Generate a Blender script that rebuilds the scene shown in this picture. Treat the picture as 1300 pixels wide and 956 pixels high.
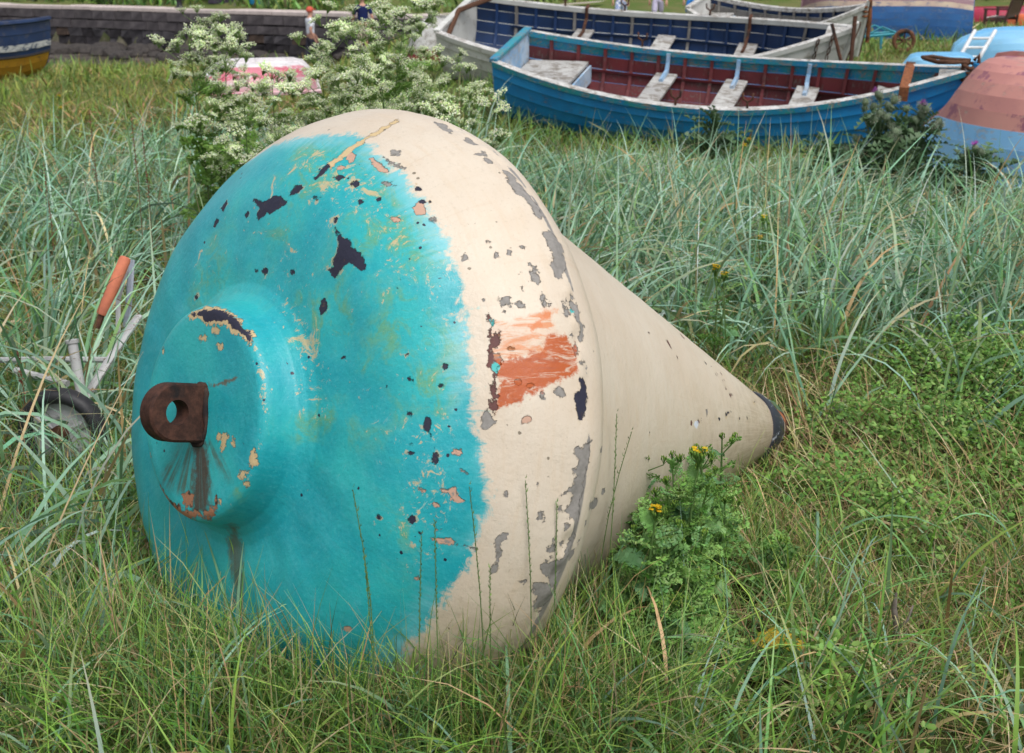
import bpy, bmesh, math, random
import numpy as np
from mathutils import Vector, Matrix
rng = np.random.default_rng(11); random.seed(5)
R = math.radians
SC = bpy.context.scene
for o in list(bpy.data.objects): bpy.data.objects.remove(o)
COL = SC.collection

# ---------------------------------------------------------------- camera
CAM_H, PITCH, FPX = 1.62, R(17), 1600.0
cam = bpy.data.cameras.new('camera'); camo = bpy.data.objects.new('camera', cam); COL.objects.link(camo)
camo.location = (0, 0, CAM_H); camo.rotation_euler = (R(90) - PITCH, 0, 0)
cam.sensor_width = 36.0; cam.lens = FPX / 1300 * 36; cam.shift_y = -45.0 / 1300
cam.clip_start = .05; cam.clip_end = 2000
cam.dof.use_dof = True; cam.dof.focus_distance = 3.0; cam.dof.aperture_fstop = 8.0
SC.camera = camo

# ---------------------------------------------------------------- light: bright overcast
SUN_EL, SUN_AZ = R(60), R(150)          # azimuth clockwise from +Y
w = bpy.data.worlds.new('World'); SC.world = w; w.use_nodes = True
nt = w.node_tree; bg = nt.nodes['Background']
sky = nt.nodes.new('ShaderNodeTexSky'); sky.sky_type = 'NISHITA'; sky.sun_disc = False
sky.sun_elevation = SUN_EL; sky.sun_rotation = SUN_AZ; sky.dust_density = 3.0
hs = nt.nodes.new('ShaderNodeHueSaturation'); hs.inputs['Saturation'].default_value = .3
nt.links.new(sky.outputs[0], hs.inputs['Color']); nt.links.new(hs.outputs[0], bg.inputs['Color'])
bg.inputs['Strength'].default_value = .125
sl = bpy.data.lights.new('sun', 'SUN'); sl.energy = 1.5; sl.angle = R(30); sl.color = (1, .97, .92)
so = bpy.data.objects.new('sun', sl); COL.objects.link(so)
sd = Vector((math.sin(SUN_AZ) * math.cos(SUN_EL), math.cos(SUN_AZ) * math.cos(SUN_EL), math.sin(SUN_EL)))
so.rotation_euler = sd.to_track_quat('Z', 'Y').to_euler()
SC.view_settings.view_transform = 'Standard'; SC.view_settings.look = 'None'
SC.view_settings.exposure = 0.46; SC.view_settings.gamma = 1.0

# ---------------------------------------------------------------- terrain and picture rays
CR, CD, CF = np.array((1., 0, 0)), np.array((0, -math.sin(PITCH), -math.cos(PITCH))), np.array((0, math.cos(PITCH), -math.sin(PITCH)))
def sstep(a, b, x):
    t = np.clip((x - a) / (b - a), 0, 1); return t * t * (3 - 2 * t)
def ywall(x):
    x = np.asarray(x, float)
    return np.where(x < -2.66, 38.7 - .577 * (x + 2.66), np.minimum(38.7 + 2 * (x + 2.66), 52))
def noise2(x, y, f, seed=0):
    r = np.random.default_rng(seed); s = 0
    for k in range(6):
        a = r.uniform(0, 6.28); q = f * r.uniform(.6, 1.7)
        s = s + np.sin(q * (x * math.cos(a) + y * math.sin(a)) + r.uniform(0, 6.28))
    return s / 3.2
def hgt(x, y):
    x = np.asarray(x, float); y = np.asarray(y, float)
    zr = np.interp(y, [-20, 2.2, 4, 9, 15, 18, 24, 40], [.06, .07, .03, -.02, .3, .3, .14, -.6])
    zl = np.interp(y, [-20, 2.2, 4, 9, 12, 20, 30, 36], [.06, .07, .03, .0, .0, -.16, -1.0, -1.5])
    b = sstep(-.15, -.055, x / np.maximum(y, 1))
    z = zl + (zr - zl) * b - .11 * np.exp(-((y - 11.2) / 1.3) ** 2) * b
    d = y - ywall(x)
    back = -.14 + np.clip(d - 2.2, 0, None) * .36
    back = np.where(back > 5, 5 + (back - 5) * .03, back)
    back = np.minimum(back, 7)
    z = np.where(x < -2.66, np.where(d > .25, back, z), z + (back - z) * sstep(-3, 3, d))
    return z + .025 * noise2(x, y, 2.2, 3) * sstep(1.2, 4, y) + .06 * noise2(x, y, .6, 4) * sstep(20, 26, y)
def ray(px, py):
    d = CR * (px - 650) / FPX + CD * (py - 433) / FPX + CF
    return d / np.linalg.norm(d)
def G(px, py):
    d = ray(px, py); o = np.array((0, 0, CAM_H)); t = 1.5
    while t < 300:
        p = o + d * t
        if p[2] < hgt(p[0], p[1]): break
        t += .02
    return Vector(p)
def AT(px, py, y):                       # the point of that ray at distance y in front
    d = ray(px, py); t = y / d[1]; return Vector((d[0] * t, y, CAM_H + d[2] * t))

# ---------------------------------------------------------------- helpers
def tag(o, label=None, cat=None, group=None, kind=None):
    if label: o['label'] = label
    if cat: o['category'] = cat
    if group: o['group'] = group
    if kind: o['kind'] = kind
    return o
def thing(name, label, cat, loc=(0, 0, 0), rz=0, group=None):
    o = bpy.data.objects.new(name, None); COL.objects.link(o); o.location = loc; o.rotation_euler = (0, 0, rz)
    o.empty_display_size = .1
    return tag(o, label, cat, group)
def link(name, me, parent=None, loc=None):
    o = bpy.data.objects.new(name, me); COL.objects.link(o)
    if parent: o.parent = parent
    if loc is not None: o.location = loc
    return o
def copy_tree(o, parent=None):
    c = o.copy(); COL.objects.link(c)
    if parent: c.parent = parent
    for ch in list(o.children): copy_tree(ch, c)
    return c
class MB:
    def __init__(s): s.v = []; s.f = []; s.m = []; s.mi = 0
    def add(s, vs, fs, mi=None):
        b = len(s.v); s.v += [tuple(x) for x in vs]; s.f += [tuple(i + b for i in f) for f in fs]
        s.m += [s.mi if mi is None else mi] * len(fs); return s
    def box(s, c, size, rot=None, mi=None, taper=1.0):
        hx, hy, hz = size[0] / 2, size[1] / 2, size[2] / 2
        vs = [Vector((x * hx * (taper if z > 0 else 1), y * hy * (taper if z > 0 else 1), z * hz)) for z in (-1, 1) for x, y in ((-1, -1), (1, -1), (1, 1), (-1, 1))]
        if rot is not None: vs = [rot @ v for v in vs]
        vs = [v + Vector(c) for v in vs]
        return s.add(vs, [(3, 2, 1, 0), (4, 5, 6, 7), (0, 1, 5, 4), (1, 2, 6, 5), (2, 3, 7, 6), (3, 0, 4, 7)], mi)
    def tube(s, pts, rad, n=8, cap=True, mi=None, flat=1.0):
        pts = [Vector(p) for p in pts]; m = len(pts)
        if not hasattr(rad, '__len__'): rad = [rad] * m
        vs = []; up = None
        for i, p in enumerate(pts):
            t = (pts[min(i + 1, m - 1)] - pts[max(i - 1, 0)]).normalized()
            if up is None: up = t.orthogonal().normalized()
            up = (up - t * up.dot(t)).normalized(); sd_ = t.cross(up)
            for k in range(n):
                a = 2 * math.pi * k / n
                vs.append(p + up * math.cos(a) * rad[i] * flat + sd_ * math.sin(a) * rad[i])
        fs = [(i * n + k, i * n + (k + 1) % n, (i + 1) * n + (k + 1) % n, (i + 1) * n + k) for i in range(m - 1) for k in range(n)]
        if cap: fs += [tuple(range(n - 1, -1, -1)), tuple((m - 1) * n + k for k in range(n))]
        return s.add(vs, fs, mi)
    def lathe(s, prof, o, ax, n=24, mi=None, closed=False):
        o = Vector(o); ax = Vector(ax).normalized(); u = ax.orthogonal().normalized(); v = ax.cross(u); vs = []
        for t, r in prof:
            for k in range(n):
                a = 2 * math.pi * k / n; vs.append(o + ax * t + (u * math.cos(a) + v * math.sin(a)) * r)
        m = len(prof); J = range(m if closed else m - 1)
        fs = [(i * n + k, ((i + 1) % m) * n + k, ((i + 1) % m) * n + (k + 1) % n, i * n + (k + 1) % n) for i in J for k in range(n)]
        return s.add(vs, fs, mi)
    def mesh(s, name, mats, smooth=False, angle=None):
        me = bpy.data.meshes.new(name); me.from_pydata(s.v, [], s.f)
        for m in (mats if isinstance(mats, (list, tuple)) else [mats]): me.materials.append(m)
        me.polygons.foreach_set('material_index', s.m)
        if smooth or angle: me.polygons.foreach_set('use_smooth', [True] * len(s.f))
        me.update()
        if angle: me.set_sharp_from_angle(angle=R(angle))
        return me
    def obj(s, name, mats, parent=None, smooth=False, angle=None, loc=None, bevel=0):
        o = link(name, s.mesh(name, mats, smooth, angle), parent, loc)
        if bevel:
            b = o.modifiers.new('bevel', 'BEVEL'); b.width = bevel; b.segments = 2; b.limit_method = 'ANGLE'
        return o
def npmesh(name, V, F4, mats, cols=None, attrs=None, smooth=True):
    me = bpy.data.meshes.new(name); V = np.asarray(V, np.float32); F4 = np.asarray(F4, np.int32)
    k = F4.shape[1]
    me.vertices.add(len(V)); me.vertices.foreach_set('co', V.ravel())
    me.loops.add(F4.size); me.loops.foreach_set('vertex_index', F4.ravel())
    me.polygons.add(len(F4)); me.polygons.foreach_set('loop_start', np.arange(0, F4.size, k, dtype=np.int32))
    me.polygons.foreach_set('loop_total', np.full(len(F4), k, np.int32))
    if smooth: me.polygons.foreach_set('use_smooth', np.ones(len(F4), bool))
    for m in (mats if isinstance(mats, (list, tuple)) else [mats]): me.materials.append(m)
    if cols is not None:
        a = me.attributes.new('col', 'FLOAT_COLOR', 'POINT')
        a.data.foreach_set('color', np.concatenate([cols, np.ones((len(cols), 1))], 1).astype(np.float32).ravel())
    for n_, arr in (attrs or {}).items():
        a = me.attributes.new(n_, 'FLOAT', 'POINT'); a.data.foreach_set('value', np.asarray(arr, np.float32).ravel())
    me.update(); me.validate(); return me

# ---------------------------------------------------------------- materials
class NT:
    def __init__(s, name):
        s.m = bpy.data.materials.new(name); s.m.use_nodes = True; s.t = s.m.node_tree; s.n = s.t.nodes
        s.b = s.n['Principled BSDF']; s.out = s.n['Material Output']
    def N(s, typ, **kw):
        n = s.n.new(typ)
        for k, v in kw.items(): setattr(n, k, v)
        return n
    def L(s, a, b): s.t.links.new(a, b)
    def val(s, sock, x):
        if isinstance(x, bpy.types.NodeSocket): s.L(x, sock)
        else: sock.default_value = x
    def attr(s, name): return s.N('ShaderNodeAttribute', attribute_name=name).outputs['Fac']
    def math(s, op, a, b=0.0, c=None, clamp=False):
        n = s.N('ShaderNodeMath', operation=op); n.use_clamp = clamp; s.val(n.inputs[0], a); s.val(n.inputs[1], b)
        if c is not None: s.val(n.inputs[2], c)
        return n.outputs[0]
    def mr(s, x, a, b, c=0.0, d=1.0):
        n = s.N('ShaderNodeMapRange', interpolation_type='SMOOTHSTEP'); s.val(n.inputs[0], x)
        for i, q in enumerate((a, b, c, d)): s.val(n.inputs[i + 1], q)
        return n.outputs[0]
    def coord(s, kind='Object'): return s.N('ShaderNodeTexCoord').outputs[kind]
    def map(s, vec, scale):
        n = s.N('ShaderNodeMapping'); s.L(vec, n.inputs[0]); n.inputs['Scale'].default_value = scale; return n.outputs[0]
    def noise(s, vec, scale, detail=4.0, rough=.55, dist=0.0):
        n = s.N('ShaderNodeTexNoise'); s.L(vec, n.inputs['Vector']); n.inputs['Scale'].default_value = scale
        n.inputs['Detail'].default_value = detail; n.inputs['Roughness'].default_value = rough; n.inputs['Distortion'].default_value = dist
        return n.outputs['Fac']
    def mix(s, f, a, b):
        n = s.N('ShaderNodeMix', data_type='RGBA'); s.val(n.inputs[0], f)
        for sock, x in ((n.inputs[6], a), (n.inputs[7], b)):
            if isinstance(x, bpy.types.NodeSocket): s.L(x, sock)
            else: sock.default_value = (*x[:3], 1)
        return n.outputs[2]
    def bump(s, h, strength=.3, dist=.01, nrm=None):
        n = s.N('ShaderNodeBump'); s.L(h, n.inputs['Height']); n.inputs['Strength'].default_value = strength; n.inputs['Distance'].default_value = dist
        if nrm is not None: s.L(nrm, n.inputs['Normal'])
        return n.outputs[0]
    def done(s, col, rough=.6, normal=None, spec=.5, metal=0.0):
        s.val(s.b.inputs['Base Color'], col if isinstance(col, bpy.types.NodeSocket) else (*col[:3], 1))
        s.val(s.b.inputs['Roughness'], rough); s.b.inputs['Specular IOR Level'].default_value = spec; s.b.inputs['Metallic'].default_value = metal
        if normal is not None: s.L(normal, s.b.inputs['Normal'])
        return s.m
def paint(name, base, var=None, worn=(.30, .27, .23), wear=.35, scale=9., rough=.55, grain=(1, 8, 8), dirt=(.12, .10, .07), dirty=.4, second=None):
    """weathered paint: tone variation, chips to bare wood, grime"""
    t = NT(name); c = t.coord(); var = var or tuple(x * .7 for x in base)
    rnd = t.N('ShaderNodeObjectInfo').outputs['Random']
    off = t.N('ShaderNodeVectorMath', operation='ADD'); t.L(c, off.inputs[0])
    cb = t.N('ShaderNodeCombineXYZ'); t.L(t.math('MULTIPLY', rnd, 37.0), cb.inputs[0]); t.L(t.math('MULTIPLY', rnd, 11.0), cb.inputs[2]); t.L(cb.outputs[0], off.inputs[1]); c = off.outputs[0]
    n1 = t.noise(c, scale * .35, 5); n2 = t.noise(t.map(c, grain), scale, 6, .65); n3 = t.noise(c, scale * .8, 8, .7)
    col = t.mix(t.mr(n1, .35, .65), base, var)
    if second: col = t.mix(t.mr(t.noise(c, scale * .6, 6, .7), .56, .62), col, second)
    col = t.mix(t.math('MULTIPLY', t.mr(n3, .5, .7), dirty), col, dirt)
    chip = t.mr(t.math('ADD', t.math('MULTIPLY', n2, .6), t.math('MULTIPLY', n3, .4)), .68 - .28 * wear, .70 - .28 * wear + .02)
    wc = t.mix(n2, tuple(x * .6 for x in worn), worn)
    col = t.mix(chip, col, wc)
    nb = t.bump(t.math('SUBTRACT', t.math('MULTIPLY', n2, .5), t.math('MULTIPLY', chip, .6)), .35, .006)
    return t.done(col, t.math('ADD', t.math('MULTIPLY', chip, .25), rough), nb)
def rusty(name, a=(.075, .035, .022), b=(.20, .085, .045), dark=(.03, .02, .018), rough=.85, sc=30.):
    t = NT(name); c = t.coord(); n1 = t.noise(c, sc, 8, .7); n2 = t.noise(c, sc * .3, 5)
    col = t.mix(t.mr(n1, .35, .7), a, b); col = t.mix(t.mr(n2, .52, .68), col, dark)
    return t.done(col, rough, t.bump(n1, .5, .004), .25)
def plain(name, a, b=None, rough=.6, sc=12., spec=.4, bump=.15):
    t = NT(name); c = t.coord(); n = t.noise(c, sc, 6, .6); b = b or tuple(x * .7 for x in a)
    return t.done(t.mix(t.mr(n, .3, .7), a, b), rough, t.bump(n, bump, .004), spec)
def leafmat(name, trans=.3, rough=.5, spec=.35):
    t = NT(name); a = t.N('ShaderNodeAttribute', attribute_name='col').outputs['Color']
    t.b.inputs['Roughness'].default_value = rough; t.b.inputs['Specular IOR Level'].default_value = spec
    hsv = t.N('ShaderNodeHueSaturation'); t.L(a, hsv.inputs['Color'])
    rnd = t.N('ShaderNodeObjectInfo').outputs['Random']; t.L(t.mr(rnd, 0., 1., .8, 1.2), hsv.inputs['Value'])
    t.L(hsv.outputs[0], t.b.inputs['Base Color'])
    tr = t.N('ShaderNodeBsdfTranslucent'); t.L(hsv.outputs[0], tr.inputs['Color'])
    mx = t.N('ShaderNodeMixShader'); mx.inputs[0].default_value = trans; t.L(t.b.outputs[0], mx.inputs[1]); t.L(tr.outputs[0], mx.inputs[2])
    t.L(mx.outputs[0], t.out.inputs['Surface']); return t.m
GRASS = leafmat('grass_blade', .24, .5); LEAF = leafmat('leaf', .25, .5); AIRY = leafmat('airy_leaf', .45, .5); PETAL = leafmat('petal', .35, .7, .2)
RUST = rusty('rusted_iron', (.055, .026, .018), (.13, .058, .035), (.018, .014, .014)); ORUST = rusty('orange_rust', (.16, .06, .03), (.32, .12, .05), (.06, .03, .02))
WOODGREY = paint('grey_white_thwart_paint', (.46, .455, .44), (.34, .335, .33), (.20, .17, .14), .62, 10, .75, (1, 9, 9), (.2, .18, .15), .5)
# ---------------------------------------------------------------- setting: ground
def ground():
    ys = np.concatenate([np.linspace(-12, 1, 14), np.linspace(1.2, 14, 110), np.linspace(14.3, 34, 60), np.linspace(34.3, 70, 110), [75, 90, 120, 200, 400, 900]])
    xs = np.concatenate([[-900, -400, -200, -120, -80], np.linspace(-50, -9, 60), np.linspace(-8.7, 8.7, 110), np.linspace(9, 50, 60), [80, 120, 200, 400, 900]])
    X, Y = np.meshgrid(xs, ys); Z = hgt(X, Y)
    V = np.stack([X, Y, Z], 2).reshape(-1, 3); nx, ny = len(xs), len(ys)
    i = (np.arange(ny - 1)[:, None] * nx + np.arange(nx - 1)).ravel()
    t = NT('turf_soil'); c = t.coord()
    n1 = t.noise(c, 1.3, 6); n2 = t.noise(c, 14, 8, .7); n3 = t.noise(c, 60, 5, .7)
    col = t.mix(t.mr(n2, .35, .65), (.035, .048, .012), (.075, .075, .028))
    col = t.mix(t.mr(n1, .5, .65), col, (.055, .095, .02))
    col = t.mix(t.mr(n3, .55, .75), col, (.2, .16, .085))
    far = t.attr('grassy'); fcol = t.mix(t.mr(t.noise(c, .8, 8, .7), .35, .65), (.09, .14, .035), (.15, .15, .06))
    col = t.mix(far, col, fcol)
    col = t.mix(t.attr('shore'), col, t.mix(t.mr(t.noise(c, 1.6, 8, .75), .4, .6), (.035, .028, .022), (.11, .095, .085)))
    mat = t.done(col, .95, t.bump(n2, .8, .05), .1)
    D = Y - ywall(X)
    shore = sstep(-9.5, -7, D) * (1 - sstep(.2, .3, D)) * (1 - sstep(-.13, -.06, X / np.maximum(Y, 1)))
    me = npmesh('ground', V, np.stack([i, i + 1, i + 1 + nx, i + nx], 1), mat, attrs={'grassy': sstep(11, 16, Y), 'shore': shore})
    tag(link('ground', me), kind='structure')
    # path along the top of the harbour wall
    mb = MB(); P = [(x, float(ywall(x))) for x in np.linspace(-60, -2.66, 40)]; P += [(x, float(ywall(x))) for x in np.linspace(-2.5, 3.4, 8)]
    vs = []
    for x, y in P: vs += [(x, y + .62, -.125), (x + .4, y + 2.0, -.115)]
    mb.add(vs, [(2 * k, 2 * k + 2, 2 * k + 3, 2 * k + 1) for k in range(len(P) - 1)])
    tag(mb.obj('path', plain('pale_path', (.58, .49, .46), (.46, .39, .36), .9, 2.)), kind='structure')
ground()

# ---------------------------------------------------------------- harbour wall
def wall():
    root = thing('harbour_wall', 'grey stone harbour wall with a pale coping below the grassy bank', 'wall', (-12, float(ywall(-12)), -1.5))
    d = Vector((1, -.577, 0)).normalized(); n = Vector((-.577, -1, 0)).normalized(); rot = Matrix.Rotation(math.atan2(d.y, d.x), 3, 'Z')
    conc = plain('weathered_wall_concrete', (.13, .115, .12), (.07, .062, .068), .95, 3., .2, .5)
    st = [plain('harbour_stone_%s' % k, a, b, .95, 5., .2, .5) for k, a, b in (('grey', (.085, .078, .085), (.045, .042, .047)), ('brown', (.10, .07, .055), (.05, .036, .03)), ('dark', (.045, .04, .045), (.022, .02, .022)))]
    p0 = Vector((-2.0, float(ywall(-2.66)) - .38, 0))
    L0 = 22.5
    def at(sv, z, off): return p0 - d * sv + n * off + Vector((0, 0, z)) - root.location
    x = 0.; protos = {}
    while x < L0:
        l = random.uniform(1.3, 1.9)
        mb = MB(); mb.box((0, 0, 0), (l - .02, .62, .12)); o = mb.obj('coping_slab', plain_path, root, bevel=.012); o.location = at(x + l / 2, -.14 + random.uniform(-.008, .008), -.24); o.rotation_euler = (0, 0, math.atan2(d.y, d.x)); x += l
    mb = MB(); mb.box((0, 0, 0), (L0, .4, 1.75)); o = mb.obj('wall_core', st[2], root); o.location = at(L0 / 2, -1.09, -.30); o.rotation_euler = (0, 0, math.atan2(d.y, d.x))
    for row, (z, h) in enumerate(((-.36, .30), (-.67, .28), (-.96, .27), (-1.24, .27), (-1.5, .24))):
        x = -random.random() * .3
        while x < L0:
            l = random.uniform(.35, .75) * (1.3 if row < 2 else 1)
            key = (row, round(l, 1), random.randrange(2))
            l = key[1] if key[1] > .35 else .4
            if key not in protos:
                mb = MB(); mb.box((0, 0, 0), (l - .012, .2, h - .014))
                mb.v = [tuple(Vector(v) + Vector((random.uniform(-.035, .035), random.uniform(-.05, .05), random.uniform(-.03, .03))) * (.5 if row < 2 else 1)) for v in mb.v]
                protos[key] = mb.mesh('stone', conc if row < 2 else st[random.choice((0, 1, 2, 2, 2) if row > 2 else (0, 0, 1, 2))])
            o = link('stone', protos[key], root); o.location = at(x + l / 2, z, -.03 + random.uniform(-.015, .03)); o.rotation_euler = (0, 0, math.atan2(d.y, d.x)); x += l
plain_path = plain('pale_coping_stone', (.62, .53, .50), (.48, .41, .39), .9, 3.)
wall()

# ---------------------------------------------------------------- boulders at the foot of the wall
def rock_mesh(seed, mat, sub=2):
    bm = bmesh.new(); bmesh.ops.create_icosphere(bm, subdivisions=sub, radius=1); r = np.random.default_rng(seed)
    k = r.normal(size=(5, 3)); ph = r.uniform(0, 6, 5)
    for v in bm.verts:
        p = np.array(v.co); s = 1 + .16 * sum(math.sin(2.2 * (k[i] @ p) + ph[i]) for i in range(5)) / 2; v.co = v.co * s
        v.co.z *= .62
    me = bpy.data.meshes.new('rock'); bm.to_mesh(me); bm.free(); me.materials.append(mat); return me
rockm = plain('wet_dark_rock', (.06, .05, .045), (.022, .019, .018), .8, 6., .4, .6)
rmesh = [rock_mesh(i, rockm) for i in range(4)]
for k in range(64):
    x = random.uniform(-19, -3.2); y = float(ywall(x)) - random.uniform(.7, 3.6); s = random.uniform(.16, .42)
    o = link('boulder', rmesh[k % 4], None, (x, y, float(hgt(x, y)) + s * .15)); o.scale = (s * random.uniform(.9, 1.6), s, s); o.rotation_euler = (0, 0, random.uniform(0, 6))
    tag(o, 'dark wet boulder lying at the foot of the harbour wall', 'rock', 'dark boulders below the harbour wall')

# ---------------------------------------------------------------- sheds, barrel and small things on the bank
def shed(px0, px1, py, yd, label, right_dark=True):
    a, b = AT(px0, py, yd), AT(px1, py, yd); W = (b - a).length; z0 = float(hgt((a.x + b.x) / 2, yd)) - .1
    root = thing('boat_shed', label, 'shed', ((a.x + b.x) / 2, yd, z0))
    tar = plain('tarred_shed_board', (.055, .045, .07), (.035, .028, .045), .8, 4.); tar2 = plain('shed_roof_and_doorway_shade', (.016, .014, .024), (.01, .009, .014), .8, 4.)
    n = max(4, int(W / .3)); wv = W / n; H = 2.1
    pm = MB().box((0, 0, 0), (wv - .012, .05, H)).mesh('plank', tar); pd = MB().box((0, 0, 0), (wv - .012, .05, H)).mesh('plank', tar2)
    for k in range(n):
        dk = right_dark and k >= n * .55  # right-hand boards coloured darker to stand for the shade in the doorway
        o = link('plank', pd if dk else pm, root, (-W / 2 + wv * (k + .5), 0 + random.uniform(-.008, .008), H / 2))
    MB().box((0, 1.6, H / 2), (W - .05, 3.1, H - .02)).obj('wall', tar, root)
    mb = MB(); arc = [(math.cos(q), math.sin(q)) for q in np.linspace(0, math.pi, 11)]; vs = []
    for yy in (-.15, 3.3): vs += [((W / 2 + .12) * c, yy, H + .9 * s) for c, s in arc]
    mb.add(vs, [(i, i + 1, i + 12, i + 11) for i in range(10)] + [tuple(range(11)), tuple(range(21, 10, -1))]); mb.obj('roof', tar2, root)
    return root
shed(265, 347, 11, 45.5, 'dark purple tarred shed on the grass bank above the harbour wall')
shed(-60, 104, 4.5, 55.5, 'long dark tarred shed at the far left end of the wall top', False)
def barrel():
    p = AT(324.5, 10.5, 44.9); p.z = float(hgt(p.x, p.y)); root = thing('barrel', 'bright blue plastic barrel in front of the dark tarred shed', 'barrel', p)
    m = plain('blue_plastic', (.02, .30, .62), (.015, .24, .52), .4, 5.)
    MB().lathe([(0, 0), (0, .17), (.03, .19), (.2, .2), (.22, .21), (.24, .2), (.42, .2), (.44, .21), (.46, .2), (.6, .19), (.62, .16), (.62, 0)], (0, 0, 0), (0, 0, 1), 20).obj('barrel_body', m, root, angle=40)
    MB().lathe([(.62, 0), (.65, .0), (.65, .04), (.6, .045)], (.08, 0, 0), (0, 0, 1), 10).obj('bung', plain('black_bung', (.02, .02, .02)), root)
barrel()
def bollard():
    p = AT(228, 11, 44.6); p.z = -.12; root = thing('bollard', 'small dark iron bollard standing on the pale wall top path', 'bollard', p); m = plain('black_iron', (.04, .04, .05), None, .6)
    MB().lathe([(0, .16), (.06, .16), (.08, .1), (.26, .09), (.3, .16), (.36, .16), (.4, .08), (.41, 0)], (0, 0, 0), (0, 0, 1), 16).obj('post', m, root, angle=40)
    MB().tube([(-.3, 0, .33), (.3, 0, .33)], .035, 8).obj('cross_pin', m, root, angle=50)
bollard()
p = AT(110, 5, 51.5); o = link('stone', rock_mesh(21, plain('whitewashed_stone', (.75, .74, .74), (.6, .6, .6), .9)), None, (p.x, p.y, float(hgt(p.x, p.y)) + .12)); o.scale = (.28, .25, .3); tag(o, 'whitewashed stone on the grass bank at the top left', 'stone')
# ---------------------------------------------------------------- the mooring buoy
A_, U_, V_ = (np.array(x) for x in ((0.6940637, 0.06460873, 0.71700857), (-0.71850978, 0., 0.69551686), (0.04493646, -0.99791067, 0.046422)))
P_ = np.array((-0.66289623, 0.15193751, 2.66890838))
def c2w(v): return CR * v[0] + CD * v[1] + CF * v[2]
BA, BU, BV = c2w(A_), c2w(U_), c2w(V_); BP = c2w(P_) + np.array((0, 0, CAM_H))
def crs(X, n):
    pad = np.vstack([2 * X[0] - X[1], X, 2 * X[-1] - X[-2]]); out = []
    for i in range(len(X) - 1):
        p0, p1, p2, p3 = pad[i:i + 4]
        for f in np.linspace(0, 1, n, endpoint=False):
            out.append(.5 * (2 * p1 + (p2 - p0) * f + (2 * p0 - 5 * p1 + 4 * p2 - p3) * f * f + (3 * p1 - p0 - 3 * p2 + p3) * f ** 3))
    out.append(X[-1]); return np.array(out)
DOME = crs(np.array([(.096, .285), (.101, .37), (.120, .482), (.165, .564), (.24, .642), (.325, .699), (.41, .724), (.48, .708), (.535, .661)]), 8)
PROF = np.array([(0, 0), (0, .1), (0, .2), (.002, .216), (.008, .2265), (.018, .2315), (.035, .235), (.05, .238), (.073, .246), (.088, .263)]
                + [tuple(x) for x in DOME] + [(.549, .647), (.556, .636), (.562, .630), (.575, .6245)]
                + [(.575 + (2.2126 - .575) * f, .6245 + (.0603 - .6245) * f) for f in np.linspace(.02, 1, 40)])
PL = np.r_[0, np.cumsum(np.linalg.norm(np.diff(PROF, axis=0), axis=1))]
def prof(s): return np.interp(s, PL, PROF[:, 0]), np.interp(s, PL, PROF[:, 1])
def surf(s, ph):
    t, r = prof(s); t = np.asarray(t)[..., None]; r = np.asarray(r)[..., None]; ph = np.asarray(ph)[..., None]
    return BP + t * BA + r * (np.cos(ph) * BU + np.sin(ph) * BV)
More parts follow.
